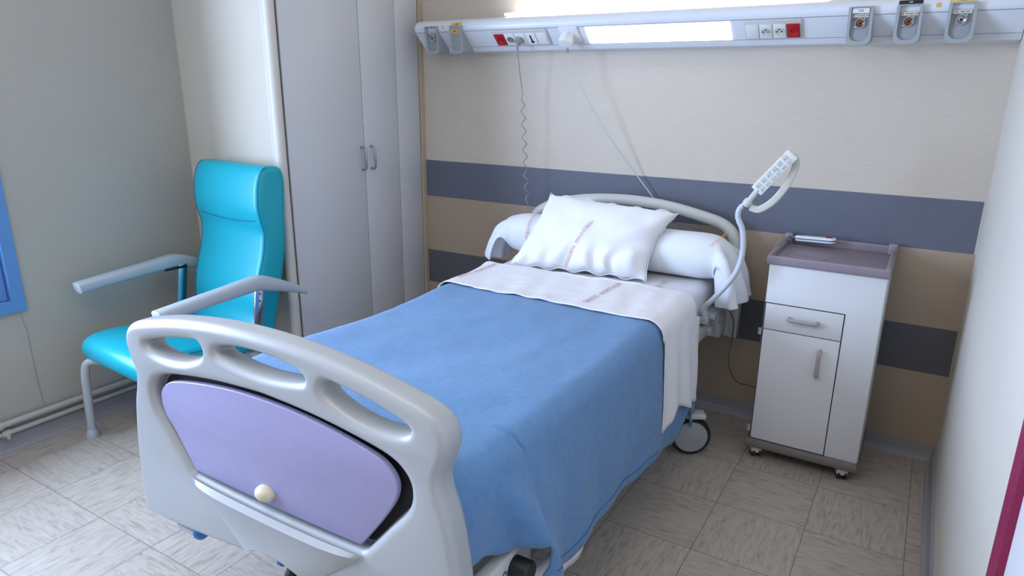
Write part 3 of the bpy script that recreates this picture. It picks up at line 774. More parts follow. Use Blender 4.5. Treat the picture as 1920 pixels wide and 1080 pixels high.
# ------------------------------------------------------------------ mattress and bedding
def mtop(y):                                            # height of the sleeping surface along the bed
    return interp([(-2.1, .688), (-1.75, .682), (-1.25, .668), (-.85, .676), (-.4, .688), (-.1, .69)], y)
MX0, MX1 = BX - .448, BX + .448
def nz3(x, y, z, s): return noise.noise(Vector((x * s, y * s, z * s)))
mb = MB()
def mat_sec(y):
    r = .035; zt = mtop(y); zb = .535; pts = []
    for cx_, cz, a0 in ((MX1 - r, zt - r, 0), (MX0 + r, zt - r, pi / 2), (MX0 + r, zb + r, pi), (MX1 - r, zb + r, 1.5 * pi)):
        for k in range(6): a = a0 + (pi / 2) * k / 5; pts.append((cx_ + r * cos(a), cz + r * sin(a)))
    return pts
ys = [-.135, -.142, -.16] + [-.16 - 1.90 * i / 40 for i in range(1, 40)] + [-2.05, -2.062, -2.068]
secs = []
for i, y in enumerate(ys):
    k = {0: .96, 1: .985, len(ys) - 1: .96, len(ys) - 2: .985}.get(i, 1.0)
    secs.append([(BX + (x - BX) * k + (.004 * nz3(x, y, z, 9) if z < .68 else 0), y, .61 + (z - .61) * k + .003 * nz3(x, y, z, 7)) for x, z in mat_sec(y)])
n = len(secs[0]); vs = [p for s in secs for p in s]
fs = [(i * n + j, (i + 1) * n + j, (i + 1) * n + (j + 1) % n, i * n + (j + 1) % n) for i in range(len(secs) - 1) for j in range(n)] + [tuple(range(n)), tuple(range(len(vs) - 1, len(vs) - n - 1, -1))]
me = mb.add(vs, fs).mesh(); bm = bmesh.new(); bm.from_mesh(me); bmesh.ops.recalc_face_normals(bm, faces=bm.faces); bm.to_mesh(me); bm.free()
mt = obj('mattress', me, M['mattress'], None, True, 60); tag(mt, 'mattress in white fitted sheet on the bed frame', 'mattress')
me = text_on('HC  1 28P-03.1  H.C', .030, lambda a, b: Vector((-1.045 - b, -.50 + a * 1.0, mtop(-.50 + a) + .004)))
obj('sheet_print', me, M['grey_print'], mt)

def drape(name, y0, y1, ny, off, left_hem, right_hem, side_x, m, wr=1.0, fr=None, ns=90, dispx=None):
    """cloth lying over the mattress; section runs from the left hem over the top to the right hem"""
    mb = MB()
    def sec(y, t):
        zt = mtop(y) + off; xl = MX0 - .012 - off; xr = side_x(y)
        r = .055
        hl = left_hem(y); hr = right_hem(y)
        L1 = max(.01, zt - r - hl); A = r * pi / 2; L2 = (MX1 + off + .004 - r) - (xl + r); L3 = max(.01, zt - r - hr)
        T = L1 + A + L2 + A + L3; d = t * T
        xe = MX1 + off + .004
        if d < L1: return xl, hl + d, 'l', d / L1
        d -= L1
        if d < A: a = d / r; return xl + r - r * cos(a), zt - r + r * sin(a), 't', 0
        d -= A
        if d < L2: return xl + r + d, zt, 't', 0
        d -= L2
        if d < A: a = d / r; return xe - r + r * sin(a), zt - r + r * cos(a), 't', 0
        d -= A; q = min(1, d / L3)
        return xe + (xr - xe) * q ** .8, zt - r - d, 'r', q
    vs = []
    for i in range(ny + 1):
        y = y0 + (y1 - y0) * i / ny
        for j in range(ns + 1):
            x, z, side, q = sec(y, j / ns)
            if side == 't':
                z += wr * (.007 * nz3(x, y, 3.1, 3.2) + .0035 * nz3(x, y, 1.7, 9) + .0015 * nz3(x, y, .3, 26))
            elif side == 'r':
                x += wr * q * (.014 * sin(y * 17 + .6) * nz3(0, y, .5, 2.5) * 2 + .010 * nz3(x, y, z * .4, 7)) + .003 * nz3(x, y, z, 14)
                if dispx: x += dispx(y, z, q)
            else: x -= wr * q * .01 * (1 + nz3(x, y, z, 5))
            vs.append((x, y, z))
    k = ns + 1
    fs = [(i * k + j, i * k + j + 1, (i + 1) * k + j + 1, (i + 1) * k + j) for i in range(ny) for j in range(ns)]
    me = mb.add(vs, fs).mesh(); bm = bmesh.new(); bm.from_mesh(me)
    bmesh.ops.recalc_face_normals(bm, faces=bm.faces); bm.to_mesh(me); bm.free()
    if sum(p.normal.z for p in me.polygons) < 0:
        me.flip_normals()
    return obj(name, me, m, None, True, 0), sec
# blanket
def corner(y, z, q):                                     # the side hangs free of the foot corner along a slanting fold
    yf = lerp(-1.965, -1.795, max(0, min(1, (.69 - z) / .36)))
    s_ = 1 - sstep(yf - .018, yf + .018, y)
    return -.036 * s_ * q + .016 * math.exp(-((y - yf - .035) / .03) ** 2) * min(1, q * 3)
rh = lambda y: interp([(-2.09, .50), (-1.99, .485), (-1.88, .443), (-1.825, .445), (-1.795, .325), (-1.62, .262), (-1.3, .268), (-1.1, .25), (-.94, .222), (-.92, .21), (-.78, .195), (-.62, .25), (-.55, .27), (-.50, .13), (-.46, .20)], y) + .006 * nz3(0, y, 0, 9)
def bsx(y): return interp([(-2.07, -.85), (-1.97, -.845), (-1.90, -.838), (-1.80, -.836), (-1.5, -.848), (-1.0, -.852), (-.4, -.858)], y)
bl, bsec = drape('blanket', -.47, -2.094, 205, .008, lambda y: .34, rh, bsx, M['blanket'], 1.0, dispx=corner)
for v in bl.data.vertices:                              # the top edge of the blanket stays under the turned-down sheet
    if v.co.y > -.63: v.co.y -= (v.co.y + .63) * .9 * sstep(.42, .66, v.co.z)
solid(bl, .007, 1); tag(bl, 'blue fleece blanket spread over the bed and hanging down its side', 'blanket')
# stitched hem along the lower edge of the blanket
mb = MB(); L = []
for i in range(70):
    y = -.95 - (1.785 - .95) * i / 69
    h = rh(y) + .028; xe = MX1 + .012; zt = mtop(y) + .008 - .055; q = (zt - h) / max(.01, zt - rh(y))
    x = corner(y, h, q) + xe + (bsx(y) - xe) * q ** .8 + q * (.014 * sin(y * 17 + .6) * nz3(0, y, .5, 2.5) * 2 + .010 * nz3(xe + (bsx(y) - xe) * q ** .8, y, h * .4, 7)) + .0075
    L.append((x, y, h))
mb.sweep(L, .0025, 6); obj('hem_stitching', mb.mesh(), M['blanket_hem'], bl)
# turned-down flat sheet
def sh(y): return interp([(-.93, .40), (-.915, .32), (-.875, .275), (-.84, .30), (-.80, .345), (-.75, .335), (-.66, .30), (-.60, .285), (-.52, .272), (-.48, .275)], y) + .004 * nz3(1, y, 0, 14)
def ssx(y): return interp([(-.95, -.842), (-.8, -.836), (-.6, -.840), (-.45, -.850)], y)
fl, ssec = drape('flat_sheet', -.50, -.895, 44, .022, lambda y: .40, sh, ssx, M['sheet'], 1.1, dispx=lambda y, z, q: q * .010 * sin(y * 46 + 1.2) )
for v in fl.data.vertices:                              # folded edge is not quite straight, creases run across
    t = (v.co.x - MX0) / (MX1 - MX0)
    if v.co.z > .62:
        v.co.y -= max(0, v.co.y + .59 - .03 * t) * .8
        v.co.y += -.012 * t * sstep(-.6, -.89, v.co.y) + .006 * nz3(v.co.x, 0, 0, 8) 
        v.co.z += .006 * nz3(v.co.x * 4, v.co.y * 1.2 + v.co.x * 2, 0, 3)
solid(fl, .003, 1); tag(fl, 'white cotton top sheet folded back over the blue blanket', 'sheet')
def thread(name, txt, size, x, y0, y1, m, par):
    ln = y1 - y0
    me = text_on(txt, size, lambda a, b: Vector((x - b + .012 * sin(a * 9), (y0 + y1) / 2 + a, 0)))
    # lay it on the sheet
    vs = [v.co.copy() for v in par.data.vertices if v.co.z > .6]
    from mathutils.kdtree import KDTree
    kd = KDTree(len(vs)); 
    for i, p in enumerate(vs): kd.insert((p.x, p.y, 0), i)
    kd.balance()
    for v in me.vertices:
        c = kd.find_n((v.co.x, v.co.y, 0), 4); ws = [1 / (d + 1e-4) for _, _, d in c]
        v.co.z = sum(vs[i].z * q for (_, i, _), q in zip(c, ws)) / sum(ws) + .006
    obj(name, me, m, par)
thread('woven_lettering', 'SANTE  HOPITAUX', .030, -1.755, -.86, -.56, M['rose_thread'], fl)
thread('woven_lettering', 'SANTE  HOPITAUX', .032, -1.175, -.88, -.56, M['rose_thread'], fl)
# white tail of the sheet showing under the blanket hem
mb = MB()
def tail(i, j):
    y = lerp(-1.38, -1.84, i); zt = .34; zb = interp([(-1.84, .27), (-1.75, .185), (-1.68, .175), (-1.58, .20), (-1.48, .238), (-1.38, .30)], y)
    q = j; return (-.853 - .008 * q + .008 * sin(y * 40) * q, y, lerp(zt, zb, q))
mb.grid(tail, 40, 6)
o = obj('sheet_tail', mb.mesh(), M['sheet'], fl); solid(o, .002)

# bolster
R0 = .098; BY, BZ = -.262, .788
def bol_sec(s):
    """s along the bolster; returns centre, half width (y), half thickness, tilt"""
    return s
rings = []; NR = 28
xs = [BX - .475 + .95 * i / 30 for i in range(31)]
def core_ring(x):
    e = max(0, abs(x - BX) - .40) / .075; r = R0 * sqrt(max(.02, 1 - (.45 * e) ** 2))
    out = []
    for j in range(NR):
        a = 2 * pi * j / NR
        rr = r * (1 + .035 * nz3(x * 2, a, 0, 2.1))
        y = BY + rr * cos(a) * 1.06; z = BZ + rr * sin(a) * .97
        zf = mtop(y) + .003
        if z < zf: z = zf + .1 * (z - zf)
        out.append(Vector((x, y, z)))
    return out
def end_ring(sgn, t):
    """sleeve of the case hanging past the bolster's end: collapses to a folded flap and droops"""
    x0 = BX + sgn * .475
    out = []
    hang = .225 if sgn > 0 else .175
    for j in range(NR):
        a = 2 * pi * j / NR
        k = sstep(0, .55, t)
        yy = cos(a) * lerp(R0 * .95, .135 if sgn > 0 else .112, k); zz = sin(a) * (lerp(R0 * .86, .012, k) + (.034 if sgn > 0 else .012) * t * k)
        # path of the flap's centre line
        px = x0 + sgn * (.035 * t + (.035 if sgn > 0 else .085) * sin(min(1, t) * pi / 2)); pz = BZ + .045 * (1 - (1 - k) ** 2) - hang * t ** 1.35
        nx = sgn * sin(k * pi / 2 * .86); nzv = cos(k * pi / 2 * .86)
        fold = (.030 if sgn > 0 else .020) * k * sin(cos(a) * 7.5 + 1.0 + sgn) + .008 * nz3(t * 2, a, sgn, 2)
        out.append(Vector((px + nx * (zz + fold), BY - .01 + yy + .02 * t, pz + nzv * (zz + fold))))
    return out
L = [end_ring(-1, 1 - i / 12) for i in range(12)] + [core_ring(x) for x in xs] + [end_ring(1, (i + 1) / 12) for i in range(12)]
vs = [p for r in L for p in r]
fs = [(i * NR + j, i * NR + (j + 1) % NR, (i + 1) * NR + (j + 1) % NR, (i + 1) * NR + j) for i in range(len(L) - 1) for j in range(NR)]
me = MB().add(vs, fs).mesh(); bm = bmesh.new(); bm.from_mesh(me); bmesh.ops.recalc_face_normals(bm, faces=bm.faces); bm.to_mesh(me); bm.free()
bo = obj('bolster', me, M['bolster'], None, True, 0); solid(bo, .003, -1, 1); tag(bo, 'long white bolster with loose case ends lying across the bed head', 'bolster')
def on_bol(x, off=.004):
    def f(a, b):
        th = pi - .95 - a / R0                            # from the front, writing runs up and over
        return Vector((x + b + .035 * (th - 2) * 0, BY + (R0 * 1.06 + off) * cos(th), BZ + (R0 * .97 + off) * sin(th) * 1.0))
    return f
obj('woven_lettering', text_on('HOPITAUX DE SANTE', .0215, on_bol(-1.715, .007)), M['red_thread'], bo)
me = text_on('HOPITAUX', .030, lambda a, b: Vector((-.855 + b * .8 + a * .30, BY - .075 + a * .7, BZ + .085 + a * .35 + .012)))
obj('woven_lettering', me, M['orange_thread'], bo)

# pillow leaning on the bolster
C = [Vector((-1.715, -.520, .694)), Vector((-1.105, -.455, .700)), Vector((-1.640, -.285, .985)), Vector((-1.052, -.270, .955))]
nn = (C[1] - C[0]).cross(C[2] - C[0]).normalized()
nn = nn if nn.y < 0 else -nn
def pil(i, j, side):
    u, v = lerp(-1, 1, i), lerp(-1, 1, j)
    # edges pull in between the corners
    uu = u * (1 - (.055 if u < 0 else .055 + .06 * u) * (1 - v * v) ** 1.0) ; vv = v * (1 - .05 * (1 - u * u))
    p = C[0].lerp(C[1], (uu + 1) / 2).lerp(C[2].lerp(C[3], (uu + 1) / 2), (vv + 1) / 2)
    e = (max(0, 1 - abs(u) ** 2.6) * max(0, 1 - abs(v) ** 2.4)) ** .5
    th = (.078 if side > 0 else .055) * e
    w1 = .010 * e * nz3(u * 1.4, v * 1.1, side, 2.0)
    # gathers along the lower seam and toward the right corner
    g = sstep(-.2, -.95, v) * e ** .4
    gather = .017 * g * sin(u * 19 + 2.5 * nz3(u, v, 0, 2)) * (.4 + .6 * abs(nz3(u, 0, 3, 3)) * 2)
    diag = .012 * e * sin((u * 5 - v * 7) + 4 * nz3(u, v, 5, 1.3)) * sstep(.1, .9, u) + .009 * e * sin(u * 9 + v * 8) * sstep(-.1, -.9, u) * sstep(.3, -.6, v)
    rim = .007 * (abs(v) > .985) * sin(u * 17 + v) + .004 * (abs(u) > .985) * sin(v * 13)
    return p + nn * (side * th + w1 + gather + diag) + Vector((0, 0, rim))
mb = MB(); nu, nv = 64, 48
vs = []; idx = {}
for side in (1, -1):
    for i in range(nu + 1):
        for j in range(nv + 1):
            edge = i in (0, nu) or j in (0, nv)
            if side < 0 and edge: idx[(side, i, j)] = idx[(1, i, j)]; continue
            idx[(side, i, j)] = len(vs); vs.append(pil(i / nu, j / nv, side))
fs = []
for side in (1, -1):
    for i in range(nu):
        for j in range(nv):
            f = (idx[(side, i, j)], idx[(side, i + 1, j)], idx[(side, i + 1, j + 1)], idx[(side, i, j + 1)])
            fs.append(f if side > 0 else f[::-1])
for i, v in enumerate(vs):                               # rest on the mattress and against the bolster
    v.z = max(v.z, mtop(v.y) + .006)
    d = Vector((0, v.y - BY, v.z - BZ)); r = R0 + .008
    if d.length < r and abs(v.x - BX) < .48: vs[i] = Vector((v.x, BY, BZ)) + d.normalized() * r
me = mb.add(vs, fs).mesh(); bm = bmesh.new(); bm.from_mesh(me); bmesh.ops.recalc_face_normals(bm, faces=bm.faces); bm.to_mesh(me); bm.free()
pw = obj('pillow', me, M['pillow'], None, True, 0); tag(pw, 'plump white pillow leaning on the bolster, centre of bed head', 'pillow')
ms_ = pw.modifiers.new('Subdivision', 'SUBSURF'); ms_.levels = 1; ms_.render_levels = 1
mb = MB(); rimp = [pil(i / 40, 0, 1) for i in range(41)] + [pil(1, j / 30, 1) for j in range(1, 31)] + [pil(1 - i / 40, 1, 1) for i in range(1, 41)] + [pil(0, 1 - j / 30, 1) for j in range(1, 30)]
for p in rimp: p.z = max(p.z, mtop(p.y) + .008)
mb.sweep(rimp, .0022, 6, 0, False, True); obj('seam', mb.mesh(), M['pillow'], pw)
def on_pil(a, b):
    v = -.36 + a / .19; u = -.05 + b / .29 + .10 * v
    return pil((u + 1) / 2, (v + 1) / 2, 1) + nn * .005
obj('woven_lettering', text_on('HOPITAUX  SANTE ROBERT', .0185, on_pil), M['red_thread'], pw)
# ------------------------------------------------------------------ handset on its gooseneck
gb = Vector((-.873, -.40, .575)); gi = Matrix.Translation(gb).inverted()
gn = thing('gooseneck_handset', 'bed control handset on a pale curved gooseneck arm beside the headboard', 'remote control', gb)
pts = spline([(-.873, -.40, .575), (-.872, -.41, .615), (-.835, -.43, .665), (-.785, -.44, .735), (-.752, -.45, .80), (-.741, -.45, .872), (-.749, -.45, .945), (-.770, -.45, .992), (-.768, -.45, 1.025), (-.746, -.45, 1.048), (-.735, -.45, 1.06)], 10)
mb = MB(); mb.sweep(pts, .0105, 14); child(gn, gi, 'gooseneck', mb.mesh(), M['goose'])
mb = MB(); mb.box((-.873, -.40, .562), (.035, .035, .03), .004); mb.sweep([(-.873, -.40, .57), (-.873, -.40, .60)], .013, 12); child(gn, gi, 'clamp', mb.mesh(), M['bed_metal'])
a0 = Vector((-.745, -.45, 1.047)); a1 = Vector((-.713, -.45, 1.097)); hd = (a1 - a0).normalized()
mb = MB(); mb.sweep([a0 - hd * .010, a0, a0 + hd * .012, a0 + hd * .02, a1 + hd * .004], [.013, .0165, .0165, .0105, .0105], 16); child(gn, gi, 'collar', mb.mesh(), M['offwhite'])
mb = MB(); mb.sweep([a0 - hd * .013, a0 - hd * .009], [.0125, .0125], 14); child(gn, gi, 'seal_ring', mb.mesh(), M['black'])
h0 = Vector((-.716, -.45, 1.095)); h1 = Vector((-.607, -.45, 1.234)); ax = (h1 - h0); hl = ax.length; ax.normalize()
ay = Vector((.30, -.92, .26)); ay = (ay - ax * ay.dot(ax)).normalized(); az = ax.cross(ay)
HM = Matrix(((az.x, ax.x, ay.x, (h0.x + h1.x) / 2), (az.y, ax.y, ay.y, (h0.y + h1.y) / 2), (az.z, ax.z, ay.z, (h0.z + h1.z) / 2), (0, 0, 0, 1)))
if (HM.to_3x3() @ Vector((1, 0, 0))).x < 0: HM = HM @ Matrix.Diagonal((-1, 1, -1, 1)) if False else HM @ Matrix.Rotation(0, 4, 'Y')
mb = MB(); mb.addmesh(bx((0, 0, 0), (.046, hl, .016), .003), 0, HM); hs = child(gn, gi, 'handset', mb.mesh(), M['white_plastic'])
for k in range(6):
    yk = -hl / 2 + .022 + k * .0256
    mb = MB(); mb.addmesh(bx((-.0095, yk, .0082), (.0165, .020, .0014), .0004), 0, HM); mb.addmesh(bx((.0095, yk, .0082), (.0165, .020, .0014), .0004), 0, HM)
    child(hs, gi, 'button', mb.mesh(), M['offwhite'])
    mb = MB()
    for sx in (-1, 1):
        mb.addmesh(bx((sx * .0095, yk + .003, .0091), (.006, .0018, .0006)), 0, HM @ Matrix.Rotation(.5 * sx, 4, 'Z'))
        mb.addmesh(bx((sx * .0095 + .003, yk - .004, .0091), (.0035, .0035, .0006)), 0, HM)
    child(hs, gi, 'button_symbol', mb.mesh(), M['sock_grey'])
# strap handle bowed behind the handset
sp_ = spline([a0 + Vector((.012, .0, -.012)), (-.700, -.445, 1.030), (-.655, -.44, 1.065), (-.618, -.43, 1.125), (-.598, -.43, 1.185), (-.600, -.44, 1.218), h1 - ax * .012 - ay * .008], 8)
mb = MB(); mb.sweep(sp_, [(.0125, .0028)] * len(sp_), 10, up=(.25, -.93, .26)); child(gn, gi, 'strap_handle', mb.mesh(), M['strap'])

# ------------------------------------------------------------------ bedside cabinet
CX0, CX1, CY0, CY1, CZ = -.660, -.258, -.372, -.022, .830
cb = thing('bedside_cabinet', 'white bedside cabinet on castors with mauve tray top, right of bed', 'cabinet', ((CX0 + CX1) / 2, (CY0 + CY1) / 2, 0)); ci = Matrix.Translation(cb.location).inverted()
cp = lambda name, me, m, parent=None, sm=True: child(parent or cb, ci, name, me, m, sm)
cp('body', b2(CX0 + .004, CX1, CY0, CY1, .088, CZ - .01, .008), M['cab'])
mb = MB()
cxm, cym = (CX0 + CX1) / 2, (CY0 + CY1) / 2
mb.box((cxm, cym, CZ), (CX1 - CX0 + .008, CY1 - CY0 + .012, .014), .004)
mb.box((cxm, CY0 - .003, CZ + .004), (CX1 - CX0 + .012, .016, .034), .007, 0, 3)
for x in (CX0 + .004, CX1 - .004): mb.box((x, cym, CZ + .006), (.020, CY1 - CY0 + .014, .038), .009, 0, 3)
mb.box((cxm, CY1 + .002, CZ + .012), (CX1 - CX0 + .012, .016, .05), .007, 0, 3)
for x in (CX0 + .010, CX1 - .010): mb.box((x, CY1 - .01, CZ + .018), (.034, .034, .062), .010, 0, 3)
tp = cp('tray_top', mb.mesh(), M['cab_top'])
mb = MB(); pts = spline([(CX0 + .055, CY0 + .09, CZ + .0075), (CX0 + .17, CY0 + .085, CZ + .0075), (CX0 + .175, CY0 + .12, CZ + .0075), (CX0 + .06, CY0 + .13, CZ + .0075)], 8, True)
mb.sweep(pts, .0028, 6, 0, False, True); cp('tray_ridge', mb.mesh(), M['cab_top'], tp)
# joints, drawer and door
dx0, dx1 = -.650, -.378
dz0, dz1 = .562, .664
mb = MB()
mb.box(((dx0 + dx1) / 2, CY0 + .001, (.094 + dz1) / 2), (dx1 - dx0 + .007, .004, dz1 - .094 + .007), 0)
cp('front_joint', mb.mesh(), M['line'])
dw = cp('drawer', b2(dx0, dx1, CY0 - .003, CY0 + .004, dz0, dz1, .001), M['cab'])
do = cp('door', b2(dx0, dx1, CY0 - .003, CY0 + .004, .094, dz0 - .003, .001), M['cab'])
def dhandle(p0, p1, par):
    p0, p1 = Vector(p0), Vector(p1); d = (p1 - p0).normalized(); o = Vector((0, -.026, 0))
    mb = MB(); mb.sweep(spline([p0, p0 + o * .75 + d * .002, p0 + o + d * .014, p1 + o - d * .014, p1 + o * .75 - d * .002, p1], 6), .0075, 12); cp('handle', mb.mesh(), M['cab_handle'], par)
dhandle((-.562, CY0 - .002, .617), (-.462, CY0 - .002, .617), dw)
dhandle((-.440, CY0 - .002, .512), (-.440, CY0 - .002, .412), do)
for z in (.545, .130):
    mb = MB(); mb.sweep([(CX0 - .002, CY0 + .006, z - .012), (CX0 - .002, CY0 + .006, z + .012)], .008, 12); cp('hinge', mb.mesh(), M['cab_handle'], do)
cp('plinth', b2(CX0 - .014, CX1 + .004, CY0 - .012, CY1 + .0, .052, .090, .012), M['cab_base'])
for (x, y, a) in ((CX0 + .03, CY0 + .03, .5), (CX1 - .05, CY0 + .03, .3), (CX0 + .03, CY1 - .04, -.4), (CX1 - .05, CY1 - .04, .2)):
    R = Matrix.Translation((x, y, 0)) @ Matrix.Rotation(a, 4, 'Z'); W = R @ Matrix.Translation((0, 0, .024)) @ Matrix.Rotation(pi / 2, 4, 'Y')
    mb = MB(); 
    for s in (-.012, .012): mb.lathe([(.018, s - .006), (.024, s - .004), (.024, s + .004), (.018, s + .006)], 20, 0, W)
    c_ = cp('castor', mb.mesh(), M['black'])
    mb = MB(); mb.addmesh(bx((0, -.004, .034), (.042, .036, .028), .008), 0, R); mb.addmesh(bx((0, 0, .052), (.012, .012, .02), .002), 0, R); cp('castor_hood', mb.mesh(), M['offwhite'], c_)

# nurse call handset lying on the cabinet
nb = Vector((-.545, -.060, CZ + .0365)); ni = Matrix.Translation(nb).inverted()
nc = thing('call_handset', 'white nurse call handset with red button lying on the bedside cabinet', 'handset', nb)
RZ = Matrix.Translation(nb) @ Matrix.Rotation(-.12, 4, 'Z') @ Matrix.Rotation(-.05, 4, 'Y') @ Matrix.Scale(.9, 4)
o2 = [(-.085, -.013), (-.06, -.017), (.03, -.021), (.062, -.022), (.080, -.014), (.086, 0), (.080, .014), (.062, .022), (.03, .021), (-.06, .017), (-.085, .013)]
mb = MB(); mb.addmesh(curve_mesh([sp2(o2, 4)], .006, .006, 4), 0, RZ); hb = child(nc, ni, 'shell', mb.mesh(), M['white_plastic'])
mb = MB(); mb.addmesh(curve_mesh([sp2(grow(o2, .0008), 4)], .002, .0005, 1), 0, RZ); child(hb, ni, 'blue_band', mb.mesh(), M['blue_line'])
mb = MB(); mb.lathe([(.014, 0), (.013, .0015), (.001, .002)], 20, 0, RZ @ Matrix.Translation((.056, 0, .0118)) @ Matrix.Diagonal((1.3, .9, 1, 1))); child(nc, ni, 'red_button', mb.mesh(), M['red'])
mb = MB(); mb.lathe([(.006, 0), (.0055, .001), (.001, .0015)], 14, 0, RZ @ Matrix.Translation((.022, .004, .0118))); child(nc, ni, 'yellow_button', mb.mesh(), M['ochre'])
q = RZ @ Vector((-.085, 0, 0))
mb = MB(); mb.sweep([q + Vector((.004, 0, 0)), q + Vector((-.03, .004, .001))], [.0075, .0045], 10); child(nc, ni, 'strain_relief', mb.mesh(), M['bed_metal_dark'])
pts = spline([q + Vector((-.028, .004, .001)), (CX0 + .012, -.075, CZ + .037), (CX0 - .012, -.115, CZ + .022), (CX0 - .030, -.15, CZ - .03), (CX0 - .032, -.10, CZ - .15), (CX0 - .03, -.05, .50), (CX0 - .03, -.04, .45)], 8)
mb = MB(); mb.sweep(pts, .0028, 8); child(nc, ni, 'cord', mb.mesh(), M['cable_grey'])

# thin black cord hanging between bed head and cabinet
pts = spline([(-.885, -.20, .575), (-.850, -.17, .565), (-.815, -.15, .50), (-.812, -.145, .42), (-.820, -.14, .33), (-.808, -.13, .255), (-.775, -.115, .205), (-.735, -.10, .195), (-.69, -.085, .18), (-.672, -.07, .15)], 8)
mb = MB(); mb.sweep(pts, .0026, 8)
o = obj('hanging_cord', mb.mesh(), M['cable_dark']); tag(o, 'thin dark cord hanging from bed head toward the bedside cabinet', 'cord')

# ------------------------------------------------------------------ turquoise recliner chair
ch = thing('patient_armchair', 'turquoise vinyl high-back armchair with grey arms by the wardrobe', 'armchair', (-2.800, -1.405, 0), radians(-4))
def cpart(name, me, m, parent=None, sm=True, ang=40):
    return obj(name, me, m, parent or ch, sm, ang)
# backrest: side profile (y back, z up)
front = [(.175, .40), (.205, .50), (.215, .58), (.235, .66), (.262, .74), (.276, .80), (.280, .85), (.268, .905), (.262, .96), (.270, 1.04), (.292, 1.10), (.318, 1.122)]
rear = [(.372, 1.122), (.402, 1.105), (.412, 1.06), (.408, .98), (.400, .90), (.395, .80), (.375, .70), (.345, .58), (.310, .46), (.285, .40)]
pr = [(p.x, p.y) for p in spline([(a, b, 0) for a, b in front + rear], 5, True)]
YZ = Matrix(((0, 0, 1, 0), (1, 0, 0, 0), (0, 1, 0, 0), (0, 0, 0, 1)))
me = MB().addmesh(curve_mesh([pr], .212, .028, 6), 0, YZ).mesh()
bk = cpart('backrest', me, M['turq'], None, True, 60)
# seams: headrest line and side piping
fl_ = [(p.y, p.z) for p in [Vector((0, a, b)) for a, b in [(q.x, q.y) for q in spline([(a, b, 0) for a, b in front], 6)]]]
mb = MB(); mb.sweep([(x, .2688, .900 - .012 * (1 - (x / .21) ** 2)) for x in [-.205 + .41 * i / 24 for i in range(25)]], .0022, 6)
cpart('headrest_seam', mb.mesh(), M['turq_seam'], bk)
for sx in (-1, 1):
    mb = MB(); mb.sweep([(sx * .2325, a + .0045, b) for a, b in fl_], .0022, 6); cpart('piping', mb.mesh(), M['turq_seam'], bk)
# seat cushion
spf = [(.20, .370), (.0, .342), (-.15, .332), (-.26, .334), (-.320, .354), (-.342, .395), (-.330, .432), (-.28, .452), (-.18, .457), (-.05, .447), (.08, .436), (.20, .430)]
ps = [(p.x, p.y) for p in spline([(a, b, 0) for a, b in spf], 5, True)]
me = MB().addmesh(curve_mesh([ps], .228, .038, 6), 0, YZ).mesh()
for v in me.vertices:                                   # front corners are rounded in plan
    if v.co.y < -.1:
        k = (-.1 - v.co.y) / .24; v.co.y += .055 * (abs(v.co.x) / .25) ** 3 * k
st = cpart('seat', me, M['turq'], None, True, 60)
for sx in (-1, 1):
    L = [(sx * .2580, a, b - .012) for a, b in [(-.25, .452), (-.18, .457), (-.05, .447), (.08, .436), (.19, .430)]]
    mb = MB(); mb.sweep(spline(L, 6), .0022, 6); cpart('piping', mb.mesh(), M['turq_seam'], st)
mb = MB(); mb.box((0, -.04, .350), (.38, .40, .02), .004); mb.box((0, -.22, .360), (.38, .03, .03), .004)
cpart('seat_frame', mb.mesh(), M['leg'])
# legs
for sx in (-1, 1):
    L = spline([(sx * .17, -.235, .345), (sx * .235, -.275, .338), (sx * .252, -.292, .305), (sx * .254, -.300, .20), (sx * .256, -.306, .02)], 8)
    mb = MB(); mb.sweep(L, .0165, 16); lg = cpart('leg', mb.mesh(), M['leg'])
    mb = MB(); mb.lathe([(.026, 0), (.026, .008), (.022, .022), (.019, .034), (.017, .036)], 20, 0, Matrix.Translation((sx * .256, -.3065, 0))); cpart('foot_cap', mb.mesh(), M['arm'], lg)
    L = spline([(sx * .17, .135, .345), (sx * .235, .175, .338), (sx * .25, .20, .30), (sx * .254, .25, .16), (sx * .256, .285, .02)], 8)
    mb = MB(); mb.sweep(L, .0165, 16); lg = cpart('leg', mb.mesh(), M['leg'])
    mb = MB(); mb.lathe([(.026, 0), (.026, .008), (.022, .022), (.019, .034), (.017, .036)], 20, 0, Matrix.Translation((sx * .256, .287, 0))); cpart('foot_cap', mb.mesh(), M['arm'], lg)
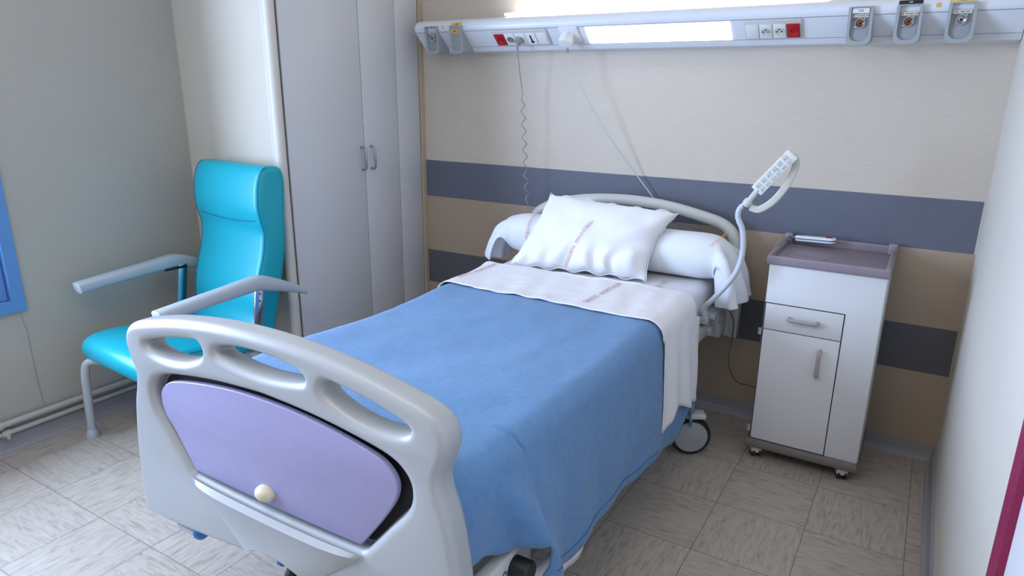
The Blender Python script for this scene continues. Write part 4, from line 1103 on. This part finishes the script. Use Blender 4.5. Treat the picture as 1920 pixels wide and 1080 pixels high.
# arms: pad on a chrome upright
for sx in (-1, 1):
    x = sx * .312
    L = spline([(x, -.248, .634), (x, -.236, .636), (x, -.19, .641), (x, -.08, .651), (x, .04, .660), (x, .13, .668), (x + sx * .003, .185, .668), (x + sx * .008, .26, .645), (x + sx * .012, .34, .612), (x + sx * .014, .395, .588)], 6)
    n = len(L); rr = []
    for i in range(n):
        t = i / (n - 1); e = sqrt(min(1, (t + .003) / .045))
        rr.append((lerp(.006, .033, e) * (1 - .15 * sstep(.6, 1, t)), lerp(.006, .025, e) * (1 + .22 * sstep(.25, .6, t)) * (1 - .50 * sstep(.66, 1, t))))
    mb = MB(); mb.sweep(L, rr, 20, up=(0, 0, 1))
    a = cpart('armrest', mb.mesh(), M['arm'], None, True, 60)
    mb = MB()
    mb.box((x - sx * .022, .180, .52), (.010, .042, .27), .003, rot=Matrix.Rotation(radians(-9), 3, 'X'))
    u = cpart('arm_upright', mb.mesh(), M['chrome'])
    mb = MB(); mb.box((x - sx * .020, .165, .640), (.022, .10, .012), .003); cpart('arm_hinge', mb.mesh(), M['black'], u)
    mb = MB()
    for z, y in ((.615, .195), (.585, .19)): mb.lathe([(.006, 0), (.005, .003), (.001, .004)], 12, 0, Matrix.Translation((x - sx * .017 + (.0 if sx > 0 else 0), y, z)) @ Matrix.Rotation(sx * pi / 2, 4, 'Y'))
    cpart('bolt', mb.mesh(), M['steel'], u)
    mb = MB(); mb.sweep([(sx * .20, .19, .385), (sx * .285, .20, .40)], .014, 12); cpart('arm_bracket', mb.mesh(), M['leg'])

for o in list(bpy.data.objects):                         # sub-parts share their part's frame
    if o.parent is not None and o.parent.parent is not None: o.matrix_parent_inverse = Matrix.Identity(4)

# ------------------------------------------------------------------ light
def area(name, loc, rot, sx, sy, power, col):
    d = bpy.data.lights.new(name, 'AREA'); d.shape = 'RECTANGLE'; d.size = sx; d.size_y = sy; d.energy = power; d.color = col
    o = bpy.data.objects.new(name, d); COL.objects.link(o); o.location = loc; o.rotation_euler = rot; return o
area('window_daylight', (XL - .35, -2.80, 1.45), (0, radians(-90), 0), 1.55, 1.75, 235, (.52, .68, 1.0))
area('uplight_lamp', (-1.31, -.085, 1.785), (pi, 0, 0), 1.30, .05, 3.4, (1, .95, .86))
area('warm_fill', (-1.3, -2.9, H - .03), (0, 0, 0), 1.6, .8, 18, (1, .84, .68))  # added warm fill to lift the shadows, not a room fitting
wd = bpy.data.worlds.new('World'); SC.world = wd; wd.use_nodes = True
bg = wd.node_tree.nodes['Background']; bg.inputs[0].default_value = (.62, .78, 1, 1); bg.inputs[1].default_value = 1.0

# ------------------------------------------------------------------ camera
cam = bpy.data.cameras.new('Camera'); co = bpy.data.objects.new('Camera', cam); COL.objects.link(co)
yaw, pitch, roll = radians(31.19), radians(16.46), radians(.466)
fw = Vector((-sin(yaw) * cos(pitch), cos(yaw) * cos(pitch), -sin(pitch)))
rt = Vector((cos(yaw), sin(yaw), 0)); up = rt.cross(fw)
r_ = rt * cos(roll) + up * sin(roll); u_ = up * cos(roll) - rt * sin(roll)
co.matrix_world = Matrix(((r_.x, u_.x, -fw.x, -.19324), (r_.y, u_.y, -fw.y, -3.0068), (r_.z, u_.z, -fw.z, 1.45), (0, 0, 0, 1)))
cam.sensor_width = 36; cam.lens = 24.0; cam.clip_start = .05
SC.camera = co
SC.view_settings.view_transform = 'Standard'; SC.view_settings.look = 'None'; SC.view_settings.exposure = 0
